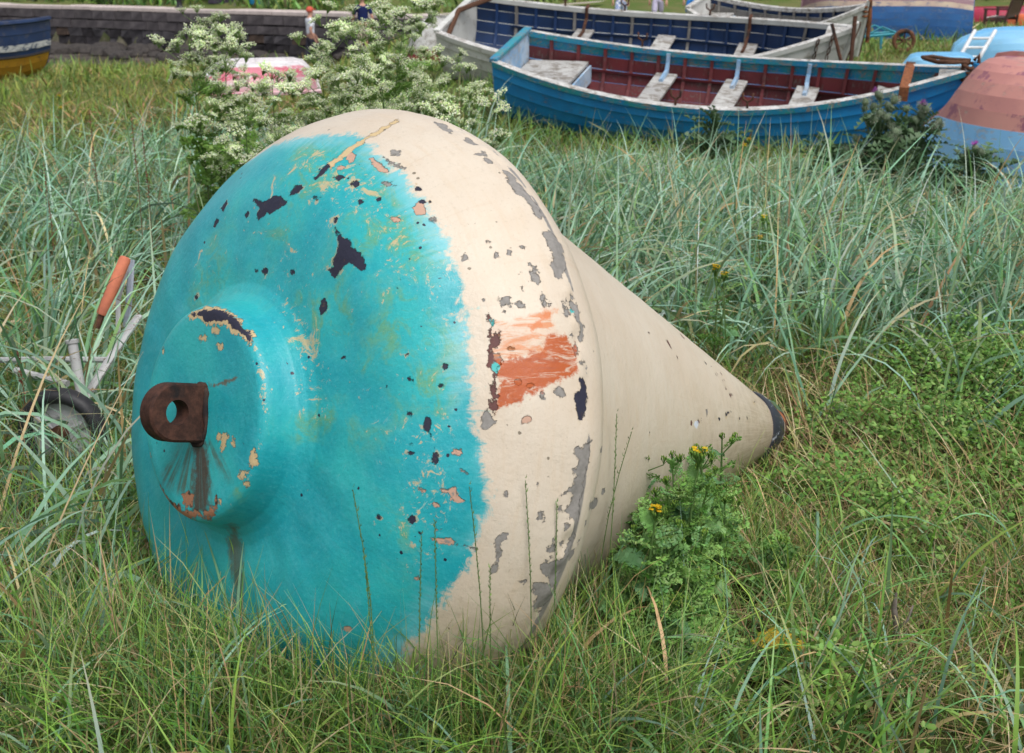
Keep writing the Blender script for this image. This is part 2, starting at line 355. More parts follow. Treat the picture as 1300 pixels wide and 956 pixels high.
MARKS={
 'navy':'''531,882 534,895 525,930 534,962 540,983 540,1002 534,1018 534,1030 525,1035 510,1015 501,990 498,965 489,950 480,935 486,922 501,918 507,930 513,920 516,898
543,1032 555,1028 576,1035 576,1055 570,1065 555,1058 546,1045
540,1250 540,1275 540,1300 549,1308 549,1330 543,1342 549,1348 555,1370 552,1393 552,1410 540,1415 534,1405 531,1382 525,1368 510,1365 492,1365 480,1365 474,1348 471,1325 486,1340 495,1322 513,1312 528,1295 534,1265
420,1380 432,1390 429,1418 420,1432 408,1428 408,1402
600,1080 624,1078 642,1080 639,1090 615,1092 597,1088
615,1120 630,1135 636,1162 621,1148
561,1122 576,1148 561,1142
498,855 510,862 504,875 492,870
549,718 564,740 552,750 534,735
513,680 531,700 519,710 507,690
558,1240 552,1242 549,1240 549,1235 549,1228 552,1225 555,1230 558,1232
642,1200 636,1205 633,1200 630,1193 633,1185 636,1185 642,1185 645,1190
618,1252 615,1255 612,1255 609,1250 612,1245 615,1240 618,1242 621,1248
651,1277 648,1280 642,1280 642,1275 642,1270 645,1268 648,1270 651,1272
372,980 369,978 366,972 366,965 369,960 375,960 375,968 375,975
378,1048 372,1045 369,1030 369,1012 372,1002 378,1008 381,1022 381,1038
408,1195 405,1200 402,1198 399,1182 402,1178 405,1173 411,1185 411,1190
378,538 375,532 375,525 381,520 387,520 390,525 387,532 384,538
588,1650 588,1652 582,1652 579,1652 579,1650 582,1648 585,1645 588,1648
591,1705 588,1708 585,1710 582,1708 582,1705 582,1700 585,1700 588,1702
732,1308 726,1312 723,1310 720,1305 720,1303 726,1298 729,1300 732,1303
720,1342 717,1345 714,1342 711,1340 711,1338 714,1335 717,1338 720,1340
732,1350 729,1352 726,1352 723,1350 723,1348 726,1345 729,1345 732,1348
594,1500 594,1500 591,1500 591,1500 591,1498 591,1495 594,1495 594,1498
606,1485 606,1485 606,1485 603,1485 603,1483 603,1483 606,1483 606,1483
435,1605 432,1608 426,1605 423,1602 423,1600 423,1595 429,1598 432,1600
585,1778 585,1782 579,1782 576,1782 576,1778 576,1772 579,1772 582,1772
624,1795 624,1805 618,1810 615,1805 612,1798 612,1788 615,1782 621,1788
645,1860 645,1870 642,1875 633,1872 630,1862 630,1852 633,1848 639,1850
630,1830 633,1840 633,1845 633,1843 627,1830 624,1820 624,1815 627,1820
591,1705 591,1710 588,1710 585,1708 582,1705 585,1702 588,1700 591,1702
588,1650 588,1652 582,1652 579,1652 579,1648 582,1645 585,1645 588,1648
591,1840 591,1843 588,1843 585,1843 585,1840 585,1838 588,1835 588,1838
648,1725 645,1725 642,1722 639,1722 639,1720 642,1720 645,1720 648,1722
663,1685 660,1690 654,1690 651,1688 651,1682 651,1678 657,1678 660,1680
435,1602 432,1605 429,1602 426,1600 426,1598 426,1595 432,1598 435,1600
537,1712 534,1715 534,1715 531,1715 531,1712 531,1710 534,1710 537,1710
600,1860 597,1862 591,1862 588,1860 585,1858 588,1855 594,1855 600,1858
555,2015 555,2023 552,2028 549,2025 546,2020 546,2012 549,2008 552,2010
624,1992 624,2000 621,2002 615,2002 612,1998 612,1990 615,1985 621,1985
639,2008 639,2010 639,2012 636,2012 636,2010 636,2008 636,2008 639,2008
630,2032 630,2035 630,2035 627,2035 627,2035 627,2032 627,2032 630,2032
618,2080 618,2082 618,2082 615,2082 615,2082 615,2080 615,2078 618,2078
921,1715 933,1712 942,1732 942,1762 930,1780 921,1780 912,1762 909,1742 924,1732
219,748 219,795 219,878 222,975 225,1088 228,1180 228,1245 231,1315 231,1365 222,1380 222,1328 216,1292 213,1245 213,1175 210,1122 201,1070 201,1012 189,948 195,902 207,880 207,812
2079,1435 2076,1448 2067,1455 2061,1460 2055,1452 2058,1442 2067,1432 2076,1430
2130,1440 2118,1448 2106,1458 2097,1462 2094,1458 2103,1450 2118,1442 2127,1438
2154,1710 2142,1720 2127,1725 2118,1722 2118,1712 2127,1700 2142,1695 2154,1700
2184,1695 2181,1698 2169,1700 2160,1700 2154,1698 2160,1695 2172,1692 2181,1692
2073,1750 2061,1753 2043,1748 2025,1745 2021,1740 2031,1740 2049,1740 2067,1748
2292,1728 2289,1732 2277,1738 2268,1735 2265,1730 2271,1722 2280,1720 2289,1722
2370,1708 2364,1718 2355,1722 2349,1720 2349,1710 2352,1698 2361,1692 2367,1695
1698,1562 1695,1565 1689,1568 1683,1568 1683,1565 1686,1562 1692,1562 1695,1560
2514,1512 2508,1535 2499,1550 2490,1552 2484,1535 2490,1515 2502,1500 2511,1498
1467,1805 1467,1805 1461,1808 1458,1805 1455,1805 1458,1802 1461,1802 1467,1802''',
 'ochre':'''162,960 156,952 153,912 153,860 159,832 165,842 168,882 168,930
159,1198 150,1193 144,1167 144,1128 150,1108 159,1118 165,1150 165,1180
201,410 201,398 204,382 213,372 222,365 219,378 213,400 207,408
126,2068 126,2135 120,2182 111,2178 105,2110 105,2032 114,1988 123,2005
150,2005 153,2035 150,2060 144,2060 135,2040 132,2005 135,1980 141,1982
96,2075 99,2122 96,2158 93,2145 87,2108 84,2055 87,2023 90,2038
225,2012 228,2045 222,2068 216,2058 210,2028 210,1990 216,1970 222,1980
216,2100 219,2115 216,2142 207,2175 198,2192 198,2172 201,2140 210,2108
231,2170 231,2178 231,2185 228,2182 225,2178 225,2170 228,2162 228,2162
210,3310 213,3305 216,3308 396,3412 399,3418 396,3420 213,3325 210,3318
213,2385 216,2400 213,2428 210,2435 204,2438 201,2420 201,2405 207,2385
186,1095 180,1088 174,1058 174,1020 177,998 186,1008 189,1035 189,1058
216,1252 213,1270 210,1280 204,1257 201,1228 204,1205 210,1210 213,1220
225,790 228,860 228,960 228,1102 234,1208 234,1308 237,1368 225,1398 219,1368 210,1282 207,1190 195,1073 183,935 198,872 207,755 213,685 222,715
645,1082 696,1085 741,1085 777,1090 840,1082 834,1095 774,1102 738,1098 693,1102 642,1100''',
 'pink':'''702,1158 711,1162 705,1190 705,1212 705,1228 696,1225 690,1205 693,1180
714,1358 705,1368 693,1368 687,1358 690,1345 699,1338 711,1338 714,1348
657,1355 651,1355 645,1350 642,1340 642,1335 648,1335 654,1342 657,1350
654,1130 651,1130 645,1128 642,1120 645,1110 651,1108 657,1112 657,1122
681,1132 672,1132 669,1125 675,1112 684,1105 693,1102 696,1110 693,1122
657,1918 669,1912 681,1908 684,1905 687,1915 693,1925 705,1930 696,1933 684,1930 678,1935 675,1925 663,1922
657,2012 669,2010 681,2008 699,2000 708,2008 708,2015 687,2018 672,2018 660,2018
687,1845 684,1850 678,1852 672,1852 669,1845 672,1840 678,1838 684,1838
666,1948 663,1950 660,1952 654,1952 651,1950 651,1948 657,1945 663,1945
672,2098 672,2100 669,2102 666,2105 663,2102 663,2098 666,2095 669,2095
681,1990 678,1995 669,1998 663,1998 660,1998 663,1995 669,1992 675,1990
630,1928 627,1930 618,1930 612,1930 609,1928 612,1925 618,1925 627,1925
612,2290 615,2298 609,2308 603,2313 597,2310 597,2303 600,2292 606,2288
816,1782 813,1788 807,1788 801,1788 798,1782 801,1780 807,1778 813,1778
789,1665 786,1668 783,1668 777,1668 777,1663 780,1660 783,1660 786,1663''',
 'gray':'''753,1200 747,1202 744,1193 741,1187 744,1180 750,1180 753,1185 756,1193
720,1395 717,1400 708,1400 705,1395 705,1388 711,1385 717,1385 720,1390
723,1178 726,1205 735,1240 729,1238 720,1208
693,1270 690,1268 681,1263 678,1250 678,1245 681,1248 687,1255 693,1265
684,1922 684,1925 681,1928 678,1925 678,1922 678,1920 681,1918 684,1918
702,2008 699,2012 696,2015 690,2015 684,2012 687,2010 693,2008 699,2005
708,2010 726,2008 747,2008 756,2008 747,2012 726,2010
684,1875 699,1872 702,1880 696,1880
783,1582 780,1585 774,1582 771,1580 771,1575 774,1575 780,1575 783,1578
798,1590 792,1590 786,1588 786,1580 789,1575 795,1575 801,1580 801,1585
822,1598 816,1600 810,1598 807,1592 807,1588 813,1588 819,1590 822,1595
873,1540 870,1550 864,1558 858,1552 858,1542 861,1530 867,1525 873,1528
873,1585 870,1595 867,1598 864,1595 861,1588 864,1580 867,1575 870,1580
867,1492 864,1498 861,1500 858,1500 858,1495 858,1490 864,1488 867,1488
837,1538 834,1540 834,1540 831,1540 831,1538 834,1535 837,1535 837,1538
843,1552 840,1552 837,1555 837,1552 837,1550 837,1550 840,1550 843,1550
831,1565 831,1568 828,1568 828,1565 828,1565 828,1562 831,1562 831,1562
753,1575 750,1575 747,1578 744,1575 744,1573 747,1570 750,1570 753,1573
867,1525 864,1528 864,1528 861,1525 861,1522 864,1520 867,1520 867,1522
801,1470 798,1472 795,1472 792,1470 792,1468 795,1465 798,1465 801,1468
741,1485 741,1490 741,1492 738,1490 738,1485 738,1483 741,1480 741,1480
786,1605 786,1610 786,1612 783,1612 783,1608 780,1602 783,1600 783,1602
882,1598 882,1600 879,1600 876,1600 876,1598 879,1592 882,1592 882,1595
918,1592 918,1595 909,1598 906,1595 906,1592 909,1590 915,1588 921,1588
921,1608 921,1615 915,1622 909,1620 903,1612 900,1605 906,1600 915,1600
801,1495 801,1498 798,1498 798,1498 798,1495 798,1492 801,1492 801,1492
831,1495 828,1498 825,1498 825,1495 825,1492 825,1490 828,1490 831,1490
927,1672 924,1680 921,1682 918,1680 915,1672 918,1665 924,1663 927,1665
939,1690 933,1695 930,1695 924,1695 924,1690 927,1688 933,1685 936,1688
918,1650 915,1652 912,1652 909,1652 909,1650 909,1648 915,1645 915,1648
918,1468 936,1462 951,1470 960,1485 960,1505 957,1528 942,1542 927,1545 909,1550 909,1538 906,1528 918,1512 915,1492
933,1580 939,1582 948,1600 954,1608 942,1625 933,1628 936,1612 933,1600
948,1622 954,1630 948,1648 939,1660 939,1648
921,1315 930,1322 936,1352 939,1388 945,1428 930,1442 924,1428 918,1395 906,1370 912,1338
921,1468 942,1465 951,1483 951,1502 927,1548 909,1548 909,1530 921,1512 918,1492
903,1132 912,1142 906,1175 891,1190 885,1178 888,1155
924,1235 912,1240 903,1235 900,1225 906,1215 918,1210 930,1212 930,1225
918,1270 912,1275 897,1275 891,1270 888,1268 897,1265 909,1265 918,1265
909,1298 900,1300 894,1298 894,1290 897,1285 903,1282 909,1285 912,1290
906,1828 915,1825 930,1825 939,1815 957,1812 951,1832 948,1852 945,1870 945,1892 945,1912 945,1933 948,1952 951,1975 945,1995 945,2012 939,2032 936,2050 921,2038 903,2032 885,2018 894,2005 912,2005 933,2000 936,1988 942,1970 942,1950 936,1935 918,1935 906,1922 915,1910 927,1898 915,1892 894,1898 915,1885 924,1870 915,1860 930,1850 918,1838
888,2048 903,2040 927,2050 951,2070 939,2085 933,2102 915,2095 906,2070
897,1970 906,1980 909,2005 900,2000 894,1985
798,1970 801,1972 801,1980 795,1985 789,1985 786,1980 789,1975 795,1970
798,2000 798,2010 795,2015 789,2010 786,2000 786,1990 789,1985 795,1990
804,2032 801,2040 798,2042 792,2038 792,2030 795,2023 798,2020 804,2025
870,2045 867,2048 861,2050 855,2050 852,2048 852,2045 858,2045 867,2045
840,2025 840,2028 834,2028 831,2028 828,2028 828,2025 834,2025 840,2025
867,1870 864,1872 861,1875 858,1872 855,1870 855,1868 858,1865 864,1868
906,1920 906,1925 903,1928 897,1925 894,1922 897,1918 900,1915 903,1918
927,1945 924,1952 924,1958 918,1952 915,1945 915,1935 918,1933 924,1938
930,1975 930,1978 924,1978 918,1978 912,1975 915,1972 921,1972 927,1972
1176,1950 1164,1958 1002,1925 987,1920 987,1912 1004,1910 1164,1935 1176,1942
1206,1922 1209,1930 1203,1930 1194,1928 1188,1920 1188,1915 1194,1915 1200,1918
993,1945 990,1948 984,1950 981,1948 978,1942 981,1938 984,1938 990,1940
984,1975 975,1980 966,1980 966,1978 966,1970 975,1965 984,1965 987,1970
966,1995 963,2000 957,2002 954,1998 954,1992 954,1988 960,1985 966,1990
843,1885 843,1885 843,1888 840,1888 840,1885 840,1882 840,1882 843,1882
702,1880 696,1882 690,1880 684,1878 684,1872 687,1870 693,1872 699,1875
783,1908 783,1908 783,1910 780,1910 780,1908 780,1905 780,1905 783,1905
858,1930 858,1930 858,1933 855,1930 855,1930 855,1928 855,1928 858,1928
867,1938 867,1940 864,1940 861,1940 858,1938 861,1938 861,1935 864,1938
1146,1838 1143,1843 1004,1835 996,1832 996,1828 999,1825 1004,1822 1143,1832
741,1668 762,1672 768,1685 753,1690 741,1685
819,1728 816,1730 813,1732 807,1730 807,1728 807,1725 813,1725 816,1725
741,1780 744,1790 738,1798 726,1798 720,1788 720,1778 726,1772 735,1772
798,1725 798,1725 792,1728 789,1725 789,1722 789,1722 795,1720 798,1722
840,1745 840,1748 837,1748 834,1748 831,1745 834,1742 837,1740 840,1742
888,1742 882,1745 873,1745 867,1742 864,1738 867,1735 876,1735 885,1738
1947,1730 1941,1740 1929,1745 1923,1742 1923,1730 1929,1718 1941,1712 1947,1718''',
 'orange':'''741,1682 786,1682 816,1678 843,1672 858,1655 876,1645 894,1648 915,1660 924,1675 921,1702 903,1715 864,1720 837,1735 810,1745 786,1758 756,1765 747,1772 744,1760 750,1738 753,1712''',
 'paleorange':'''750,1620 771,1618 810,1615 849,1610 891,1600 894,1608 876,1620 885,1635 897,1645 849,1675 786,1685 747,1680 744,1648''',
 'orangeline':'''825,1632 840,1628 855,1615 876,1608 879,1615 861,1620 849,1630 831,1638''',
 'maroon':'''750,1602 756,1610 750,1642 747,1675 750,1712 750,1738 750,1765 744,1775 738,1760 738,1722 744,1712 738,1680 741,1640
750,1638 765,1632 765,1650 756,1660 747,1655
1737,1488 1740,1500 1734,1508 1728,1508 1719,1498 1716,1483 1722,1475 1731,1478
1770,1530 1770,1538 1767,1545 1758,1545 1752,1540 1749,1532 1755,1528 1764,1525
1875,1510 1878,1518 1875,1525 1866,1522 1863,1518 1860,1510 1863,1502 1872,1505
1983,1328 1974,1348 1962,1362 1953,1365 1953,1355 1959,1338 1974,1318 1986,1315
1575,1502 1581,1508 1578,1512 1569,1512 1560,1510 1557,1508 1560,1502 1569,1502
2151,1475 2145,1490 2136,1500 2127,1500 2124,1492 2130,1478 2142,1468 2151,1468
2223,1430 2217,1440 2208,1450 2199,1452 2196,1448 2202,1438 2214,1430 2223,1425
2208,1505 2202,1528 2196,1545 2187,1540 2181,1520 2187,1492 2199,1478 2205,1480
2202,1540 2199,1555 2190,1565 2181,1562 2181,1552 2184,1538 2196,1530 2202,1530
2244,1580 2235,1592 2220,1600 2211,1602 2208,1592 2217,1580 2232,1573 2244,1573
1878,1765 1869,1772 1857,1775 1848,1772 1845,1762 1854,1755 1869,1750 1878,1755
1806,1772 1803,1780 1794,1780 1788,1780 1785,1775 1788,1768 1794,1765 1803,1768''',
 'turq':'''756,1698 753,1700 750,1702 744,1700 744,1695 747,1692 750,1690 756,1692
756,1618 756,1622 750,1625 750,1622 750,1618 750,1612 756,1610 756,1612
933,1608 930,1610 924,1612 924,1610 924,1608 924,1608 930,1605 927,1608''',
 'drip':'''63,2815 63,2468 87,2405 129,2462 180,2510 216,2565 219,2725 177,2710 123,2722''',
 'dripfaint':'''90,3092 66,2808 90,2760 165,2725 177,2825 189,2950 192,3028 210,3112 180,3135 132,3105
72,2362 96,2262 138,2225 189,2245 174,2290 147,2313 117,2348 162,2462 198,2498 195,2525''',
 'rustpatch':'''387,3302 225,3108 216,2958 213,2838 210,2753 204,2668 210,2555 204,2485 195,2445 213,2455 225,2505 225,2592 225,2718 339,3075 363,3168 384,3252
186,2850 171,2790 177,2720 201,2710 204,2798''',
 'dripdome':'''255,2592 267,2528 306,2588 345,2610 405,2615 450,2630 477,2645 480,2692 429,2685 387,2695 339,2720''',
 'crack':'''69,1195 90,1328 123,1440 162,1510 120,1468 87,1402 66,1270''',
 'white':'''1854,1778 1848,1790 1830,1795 1812,1790 1806,1780 1812,1768 1830,1760 1848,1765''',
}

def polysd(Q, P):
    a = P; b = np.roll(P, -1, 0); d = b - a; best = np.full(len(Q), 9.); inside = np.zeros(len(Q), bool)
    for i in range(len(a)):
        w_ = Q - a[i]; t = np.clip((w_ @ d[i]) / max(d[i] @ d[i], 1e-12), 0, 1)
        best = np.minimum(best, np.hypot(*(w_ - t[:, None] * d[i]).T))
        c = (a[i, 1] > Q[:, 1]) != (b[i, 1] > Q[:, 1])
        with np.errstate(divide='ignore', invalid='ignore'):
            inside ^= c & (Q[:, 0] < d[i, 0] * (Q[:, 1] - a[i, 1]) / d[i, 1] + a[i, 0])
    return np.where(inside, best, -best)
def buoy():
    base = BP + .41 * BA; base = np.array((base[0], base[1], float(hgt(base[0], base[1]))))
    root = thing('mooring_buoy', 'big turquoise and cream cone shaped mooring buoy lying on its side in the grass', 'buoy', base)
    S = np.concatenate([np.arange(.004, 1.0, .0045), np.arange(1.0, 1.25, .012), np.arange(1.25, PL[-1], .03), [PL[-1]]])
    PH = np.concatenate([np.linspace(20, 290, 740, endpoint=False), np.linspace(290, 380, 90, endpoint=False)])
    PHr = np.radians(PH); SS, PP = np.meshgrid(S, PHr, indexing='ij')
    X = surf(SS, PP)
    # dents: the plates are not quite true
    t_, r_ = prof(S); nt_ = np.gradient(t_); nr_ = np.gradient(r_); ln = np.hypot(nt_, nr_) + 1e-9
    Nn = (nt_ / ln)[:, None, None] * (np.cos(PHr)[:, None] * BU + np.sin(PHr)[:, None] * BV) - (nr_ / ln)[:, None, None] * BA
    den = .0018 * np.sin(5 * PP + 3 * np.sin(SS * 7)) * np.sin(SS * 11 + 2 * PP) + .0014 * np.sin(13 * PP + 17 * SS) * np.cos(29 * SS - 7 * PP)
    den *= sstep(.25, .4, SS) * (1 - .7 * sstep(.98, 1.2, SS))
    wob = .004 * np.sin(31 * PP + 4 * np.sin(9 * PP)) * np.exp(-((SS - .93) / .012) ** 2)
    X = X + Nn * (den + wob)[..., None]
    V = X.reshape(-1, 3); ns_, np_ = SS.shape
    tagd = {}
    for kind, txt in MARKS.items():
        arr = np.full(len(V), -.03)
        for line in txt.split('\n'):
            q = np.array([[float(z) for z in w_.split(',')] for w_ in line.split()])
            if len(q) < 3: continue
            P3 = surf(q[:, 0] / 1000, np.radians(q[:, 1] / 10)); c = P3.mean(0); rad = np.linalg.norm(P3 - c, axis=1).max() + .03
            idx = np.where(np.abs(V - c).max(1) < rad)[0]
            if len(idx) == 0: continue
            k = idx[np.argmin(((V[idx] - c) ** 2).sum(1))]; n = Nn.reshape(-1, 3)[k]; n = n / np.linalg.norm(n)
            idx = idx[(Nn.reshape(-1, 3)[idx] @ n > .25)]
            e1 = np.cross(n, (0, 0, 1.)); e1 /= np.linalg.norm(e1); e2 = np.cross(n, e1)
            sd_ = polysd(np.stack([(V[idx] - c) @ e1, (V[idx] - c) @ e2], 1), np.stack([(P3 - c) @ e1, (P3 - c) @ e2], 1))
            arr[idx] = np.maximum(arr[idx], sd_)
        tagd['m_' + kind] = arr
    # paint line and wear fields
    cb = np.array([(.73, 60), (.726, 99), (.742, 109), (.723, 116), (.72, 124), (.711, 130), (.713, 140), (.714, 149), (.702, 164), (.699, 171), (.705, 179), (.729, 187), (.75, 193), (.75, 195.5), (.744, 200), (.738, 205), (.72, 225), (.72, 300)])
    tagd['bnd'] = (SS - np.interp(np.degrees(PP) % 360, cb[:, 1], cb[:, 0])).ravel()
    deg = np.degrees(PP) % 360
    wear = .9 * np.exp(-((SS - .33) / .05) ** 2) * np.exp(-((deg - 160) / 45) ** 2) + .75 * np.exp(-((SS - .64) / .09) ** 2) * sstep(70, 110, deg) * (1 - sstep(195, 225, deg)) \
        + .55 * np.exp(-((SS - .45) / .12) ** 2) * sstep(60, 130, deg) * (1 - sstep(170, 205, deg)) + 1.1 * np.exp(-((SS - .226) / .016) ** 2) * sstep(95, 125, deg) * (1 - sstep(225, 250, deg)) + .5 * np.exp(-((SS - .42) / .12) ** 2) * np.exp(-((deg - 60) / 25) ** 2)
    tagd['wear'] = wear.ravel(); tagd['s'] = SS.ravel(); tagd['ph'] = (PP * 0.6).ravel()
    chn = np.interp(deg, [0, 90, 120, 145, 152, 160, 170, 178, 184, 192, 200, 206, 230, 300], [.6, .55, .5, .8, .9, .45, .5, .5, .7, 1., 1., 1., .9, .7])
    tagd['chine'] = (chn * np.exp(-((SS - .947) / .012) ** 2)).ravel()
    i = (np.arange(ns_ - 1)[:, None] * np_ + np.arange(np_)).ravel(); j = (np.arange(ns_ - 1)[:, None] * np_ + (np.arange(np_) + 1) % np_).ravel()
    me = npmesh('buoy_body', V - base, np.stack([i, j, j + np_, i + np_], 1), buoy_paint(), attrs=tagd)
    body = link('buoy_body', me, root)
    loc = lambda t, uu, vv: Vector(BP + t * BA + uu * BU + vv * BV - base)
    # lifting lug: thick plate with a rounded end and a bored hole
    n = 20; th = .048; ctr = -.068; ro, ri = .062, .0265
    outl = []; hole = []
    for q in np.linspace(0, 2 * math.pi, 44, endpoint=False):
        c_, s_ = math.cos(q), math.sin(q); rr_ = ro if c_ <= 0 else min((.004 - ctr) / max(c_, 1e-6), .062 / max(abs(s_), 1e-6))
        outl.append((ctr + rr_ * c_, rr_ * s_)); hole.append((ctr + ri * c_, ri * s_))
    mb = MB(); m = len(outl); vs = []
    ch = .005
    for side in (-1, 1):
        for (t, v) in outl: vs.append(loc(t if t > -.03 else ctr + (t - ctr) * (1 - ch / ro), side * th / 2 - .004, v * (1 - ch / ro)))
        for (t, v) in outl: vs.append(loc(t, side * (th / 2 - ch) - .004, v))
        for (t, v) in hole: vs.append(loc(t, side * th / 2 - .004, v))
    a0, b0, h0, a1, b1, h1 = (k * m for k in range(6)); fs = []
    for k in range(m):
        q = (k + 1) % m
        fs += [(a0 + k, a0 + q, h0 + q, h0 + k), (a1 + q, a1 + k, h1 + k, h1 + q), (h0 + k, h0 + q, h1 + q, h1 + k), (b0 + q, b0 + k, b1 + k, b1 + q), (a0 + q, a0 + k, b0 + k, b0 + q), (a1 + k, a1 + q, b1 + q, b1 + k)]
    mb.add(vs, fs); mb.obj('lifting_lug', rusty('dark_rusted_lug', (.034, .015, .011), (.085, .036, .024), (.014, .010, .010), .8, 45.), root, angle=35)
    # ragged weld bead round the root of the lug
    mb = MB(); ring = []
    for k in range(29):
        q = k / 28 * 2 * math.pi; ring.append(loc(-.002, -.004 + .026 * math.copysign(abs(math.cos(q)) ** .5, math.cos(q)) + random.uniform(-.003, .003), -.004 + .063 * math.copysign(abs(math.sin(q)) ** .7, math.sin(q))))
    mb.tube(ring, [random.uniform(.003, .008) for _ in ring], 6); mb.obj('weld_bead', rusty('dark_weld', (.03, .022, .02), (.07, .04, .03), (.012, .01, .012)), root, smooth=True)
    # black collar and rusty eye at the tip
    ctr_ = NT('chipped_black_collar_paint'); c = ctr_.coord(); nz = ctr_.noise(c, 22, 8, .7); nz2 = ctr_.noise(c, 9, 5)
    ccol = ctr_.mix(ctr_.mr(nz, .58, .62), (.022, .026, .04), (.30, .33, .38)); ccol = ctr_.mix(ctr_.mr(nz2, .60, .64), ccol, (.5, .40, .28))
    cm = ctr_.done(ccol, .5, ctr_.bump(nz, .4, .004))
    rc = lambda t: .6245 + (.0603 - .6245) * (t - .575) / (2.2126 - .575)
    pr = [(2.04, rc(2.04) - .002), (2.043, rc(2.04) + .005), (2.075, rc(2.06) + .010), (2.12, rc(2.12) + .010), (2.17, rc(2.17) + .006), (2.205, rc(2.205) + .001), (2.2126, .05), (2.2126, 0)]
    MB().lathe(pr, loc(0, 0, 0), BA, 48).obj('tip_collar', cm, root, angle=40)
    MB().lathe([(2.19, .066), (2.198, .073), (2.206, .066)], loc(0, 0, 0), BA, 40).obj('collar_ring', ORUST, root, smooth=True)
    mb = MB(); pts = [(2.2, 0)] ; E = []
    for q in np.linspace(-2.3, 2.3, 15): E.append(loc(2.255 + .042 * math.cos(q), 0, .042 * math.sin(q)))
    mb.tube([loc(2.205, 0, -.03)] + E + [loc(2.205, 0, .03)], .019, 10); mb.obj('tip_eye', RUST, root, smooth=True)
    return root, base
def buoy_paint():
    t = NT('weathered_buoy_paint'); c = t.coord()
    at = t.attr
    cb = t.N('ShaderNodeCombineXYZ'); t.L(at('s'), cb.inputs[0]); t.L(at('ph'), cb.inputs[1]); sp = cb.outputs[0]
    fine = t.noise(c, 90, 8, .7); mid = t.noise(c, 26, 8, .65); low = t.noise(c, 5, 5); vlow = t.noise(c, 2.2, 4)
    strk_s = t.noise(t.map(sp, (6, 70, 1)), 1.0, 8, .7)        # streaks that run along the profile
    strk_r = t.noise(t.map(sp, (60, 9, 1)), 1.0, 8, .65)       # streaks round the axis
    cross = t.noise(c, 14, 10, .75, 1.2)
    # --- turquoise
    tq = t.mix(t.mr(low, .3, .7), (.010, .32, .385), (.028, .43, .435))
    tq = t.mix(t.math('MULTIPLY', t.mr(t.math('ADD', t.math('MULTIPLY', strk_s, .4), t.math('MULTIPLY', cross, .6)), .46, .66), .32), tq, (.10, .47, .54))
    tq = t.mix(t.math('MULTIPLY', t.mr(mid, .55, .8), .5), tq, (.02, .28, .30))
    grn = t.math('MULTIPLY', t.math('MULTIPLY', t.mr(low, .46, .60), t.mr(at('wear'), .1, .6)), t.mr(cross, .44, .58))
    tq = t.mix(t.math('MULTIPLY', grn, .75), tq, (.13, .33, .14))
    w_ = t.math('MULTIPLY', at('wear'), t.mr(vlow, .3, .6, .4, 1.15))
    sc = t.math('MAXIMUM', cross, t.math('ADD', t.math('MULTIPLY', t.noise(c, 45, 8, .75, .8), .95), .0))
    oc = t.mr(t.math('ADD', sc, t.math('MULTIPLY', w_, .17)), .685, .725)
    tq = t.mix(t.math('MULTIPLY', oc, .85), tq, t.mix(fine, (.50, .36, .17), (.62, .50, .30)))
    sp2 = t.noise(c, 130, 6, .75)
    tq = t.mix(t.math('MULTIPLY', t.mr(sp2, .54, .66), .35), tq, (.10, .50, .50)); tq = t.mix(t.math('MULTIPLY', t.mr(sp2, .46, .34), .35), tq, (.006, .24, .30))
    flk = t.mr(t.math('ADD', t.noise(c, 75, 8, .75, .5), t.math('MULTIPLY', w_, .13)), .70, .73)
    tq = t.mix(t.math('MULTIPLY', flk, .8), tq, (.52, .42, .25))
    scr = t.math('MULTIPLY', t.mr(t.noise(t.map(c, (3, 60, 9)), 2.2, 6, .6, .3), .70, .73), t.mr(vlow, .45, .6))
    tq = t.mix(t.math('MULTIPLY', scr, .5), tq, (.45, .55, .45))
    bnd = at('bnd')
    # pale scrubbed haze near the paint line
    hz = t.math('MULTIPLY', t.mr(t.math('ADD', bnd, t.math('MULTIPLY', t.math('SUBTRACT', strk_s, .5), .12)), -.07, .0), .55)
    tq = t.mix(t.math('MULTIPLY', hz, t.mr(low, .4, .6)), tq, (.30, .58, .66))
    # dark pinholes and nicks
    vo = t.N('ShaderNodeTexVoronoi'); t.L(c, vo.inputs['Vector']); vo.inputs['Scale'].default_value = 26
    nick = t.math('MULTIPLY', t.math('LESS_THAN', t.math('ADD', vo.outputs['Distance'], t.math('MULTIPLY', fine, .22)), .20), t.math('GREATER_THAN', t.math('ADD', t.noise(c, 8, 3), t.math('MULTIPLY', at('wear'), .12)), .60))
    tq = t.mix(nick, tq, (.018, .02, .045))
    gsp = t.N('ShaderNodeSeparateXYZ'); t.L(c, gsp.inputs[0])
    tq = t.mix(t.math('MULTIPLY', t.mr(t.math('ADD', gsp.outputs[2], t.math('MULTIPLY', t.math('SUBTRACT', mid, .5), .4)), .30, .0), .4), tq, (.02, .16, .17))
    # --- cream
    cr = t.mix(t.mr(low, .3, .7), (.59, .495, .39), (.63, .55, .45))
    cr = t.mix(t.math('MULTIPLY', t.mr(strk_r, .45, .75), .4), cr, (.58, .45, .31))
    cr = t.mix(t.math('MULTIPLY', t.mr(mid, .58, .75), .22), cr, (.45, .38, .28))
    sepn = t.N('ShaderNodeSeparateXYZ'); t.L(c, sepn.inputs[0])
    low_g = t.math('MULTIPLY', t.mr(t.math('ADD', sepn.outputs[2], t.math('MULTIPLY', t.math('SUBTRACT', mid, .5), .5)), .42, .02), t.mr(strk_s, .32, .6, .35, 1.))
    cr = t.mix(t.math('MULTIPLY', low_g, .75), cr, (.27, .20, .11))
    onb = t.math('LESS_THAN', at('s'), .95)
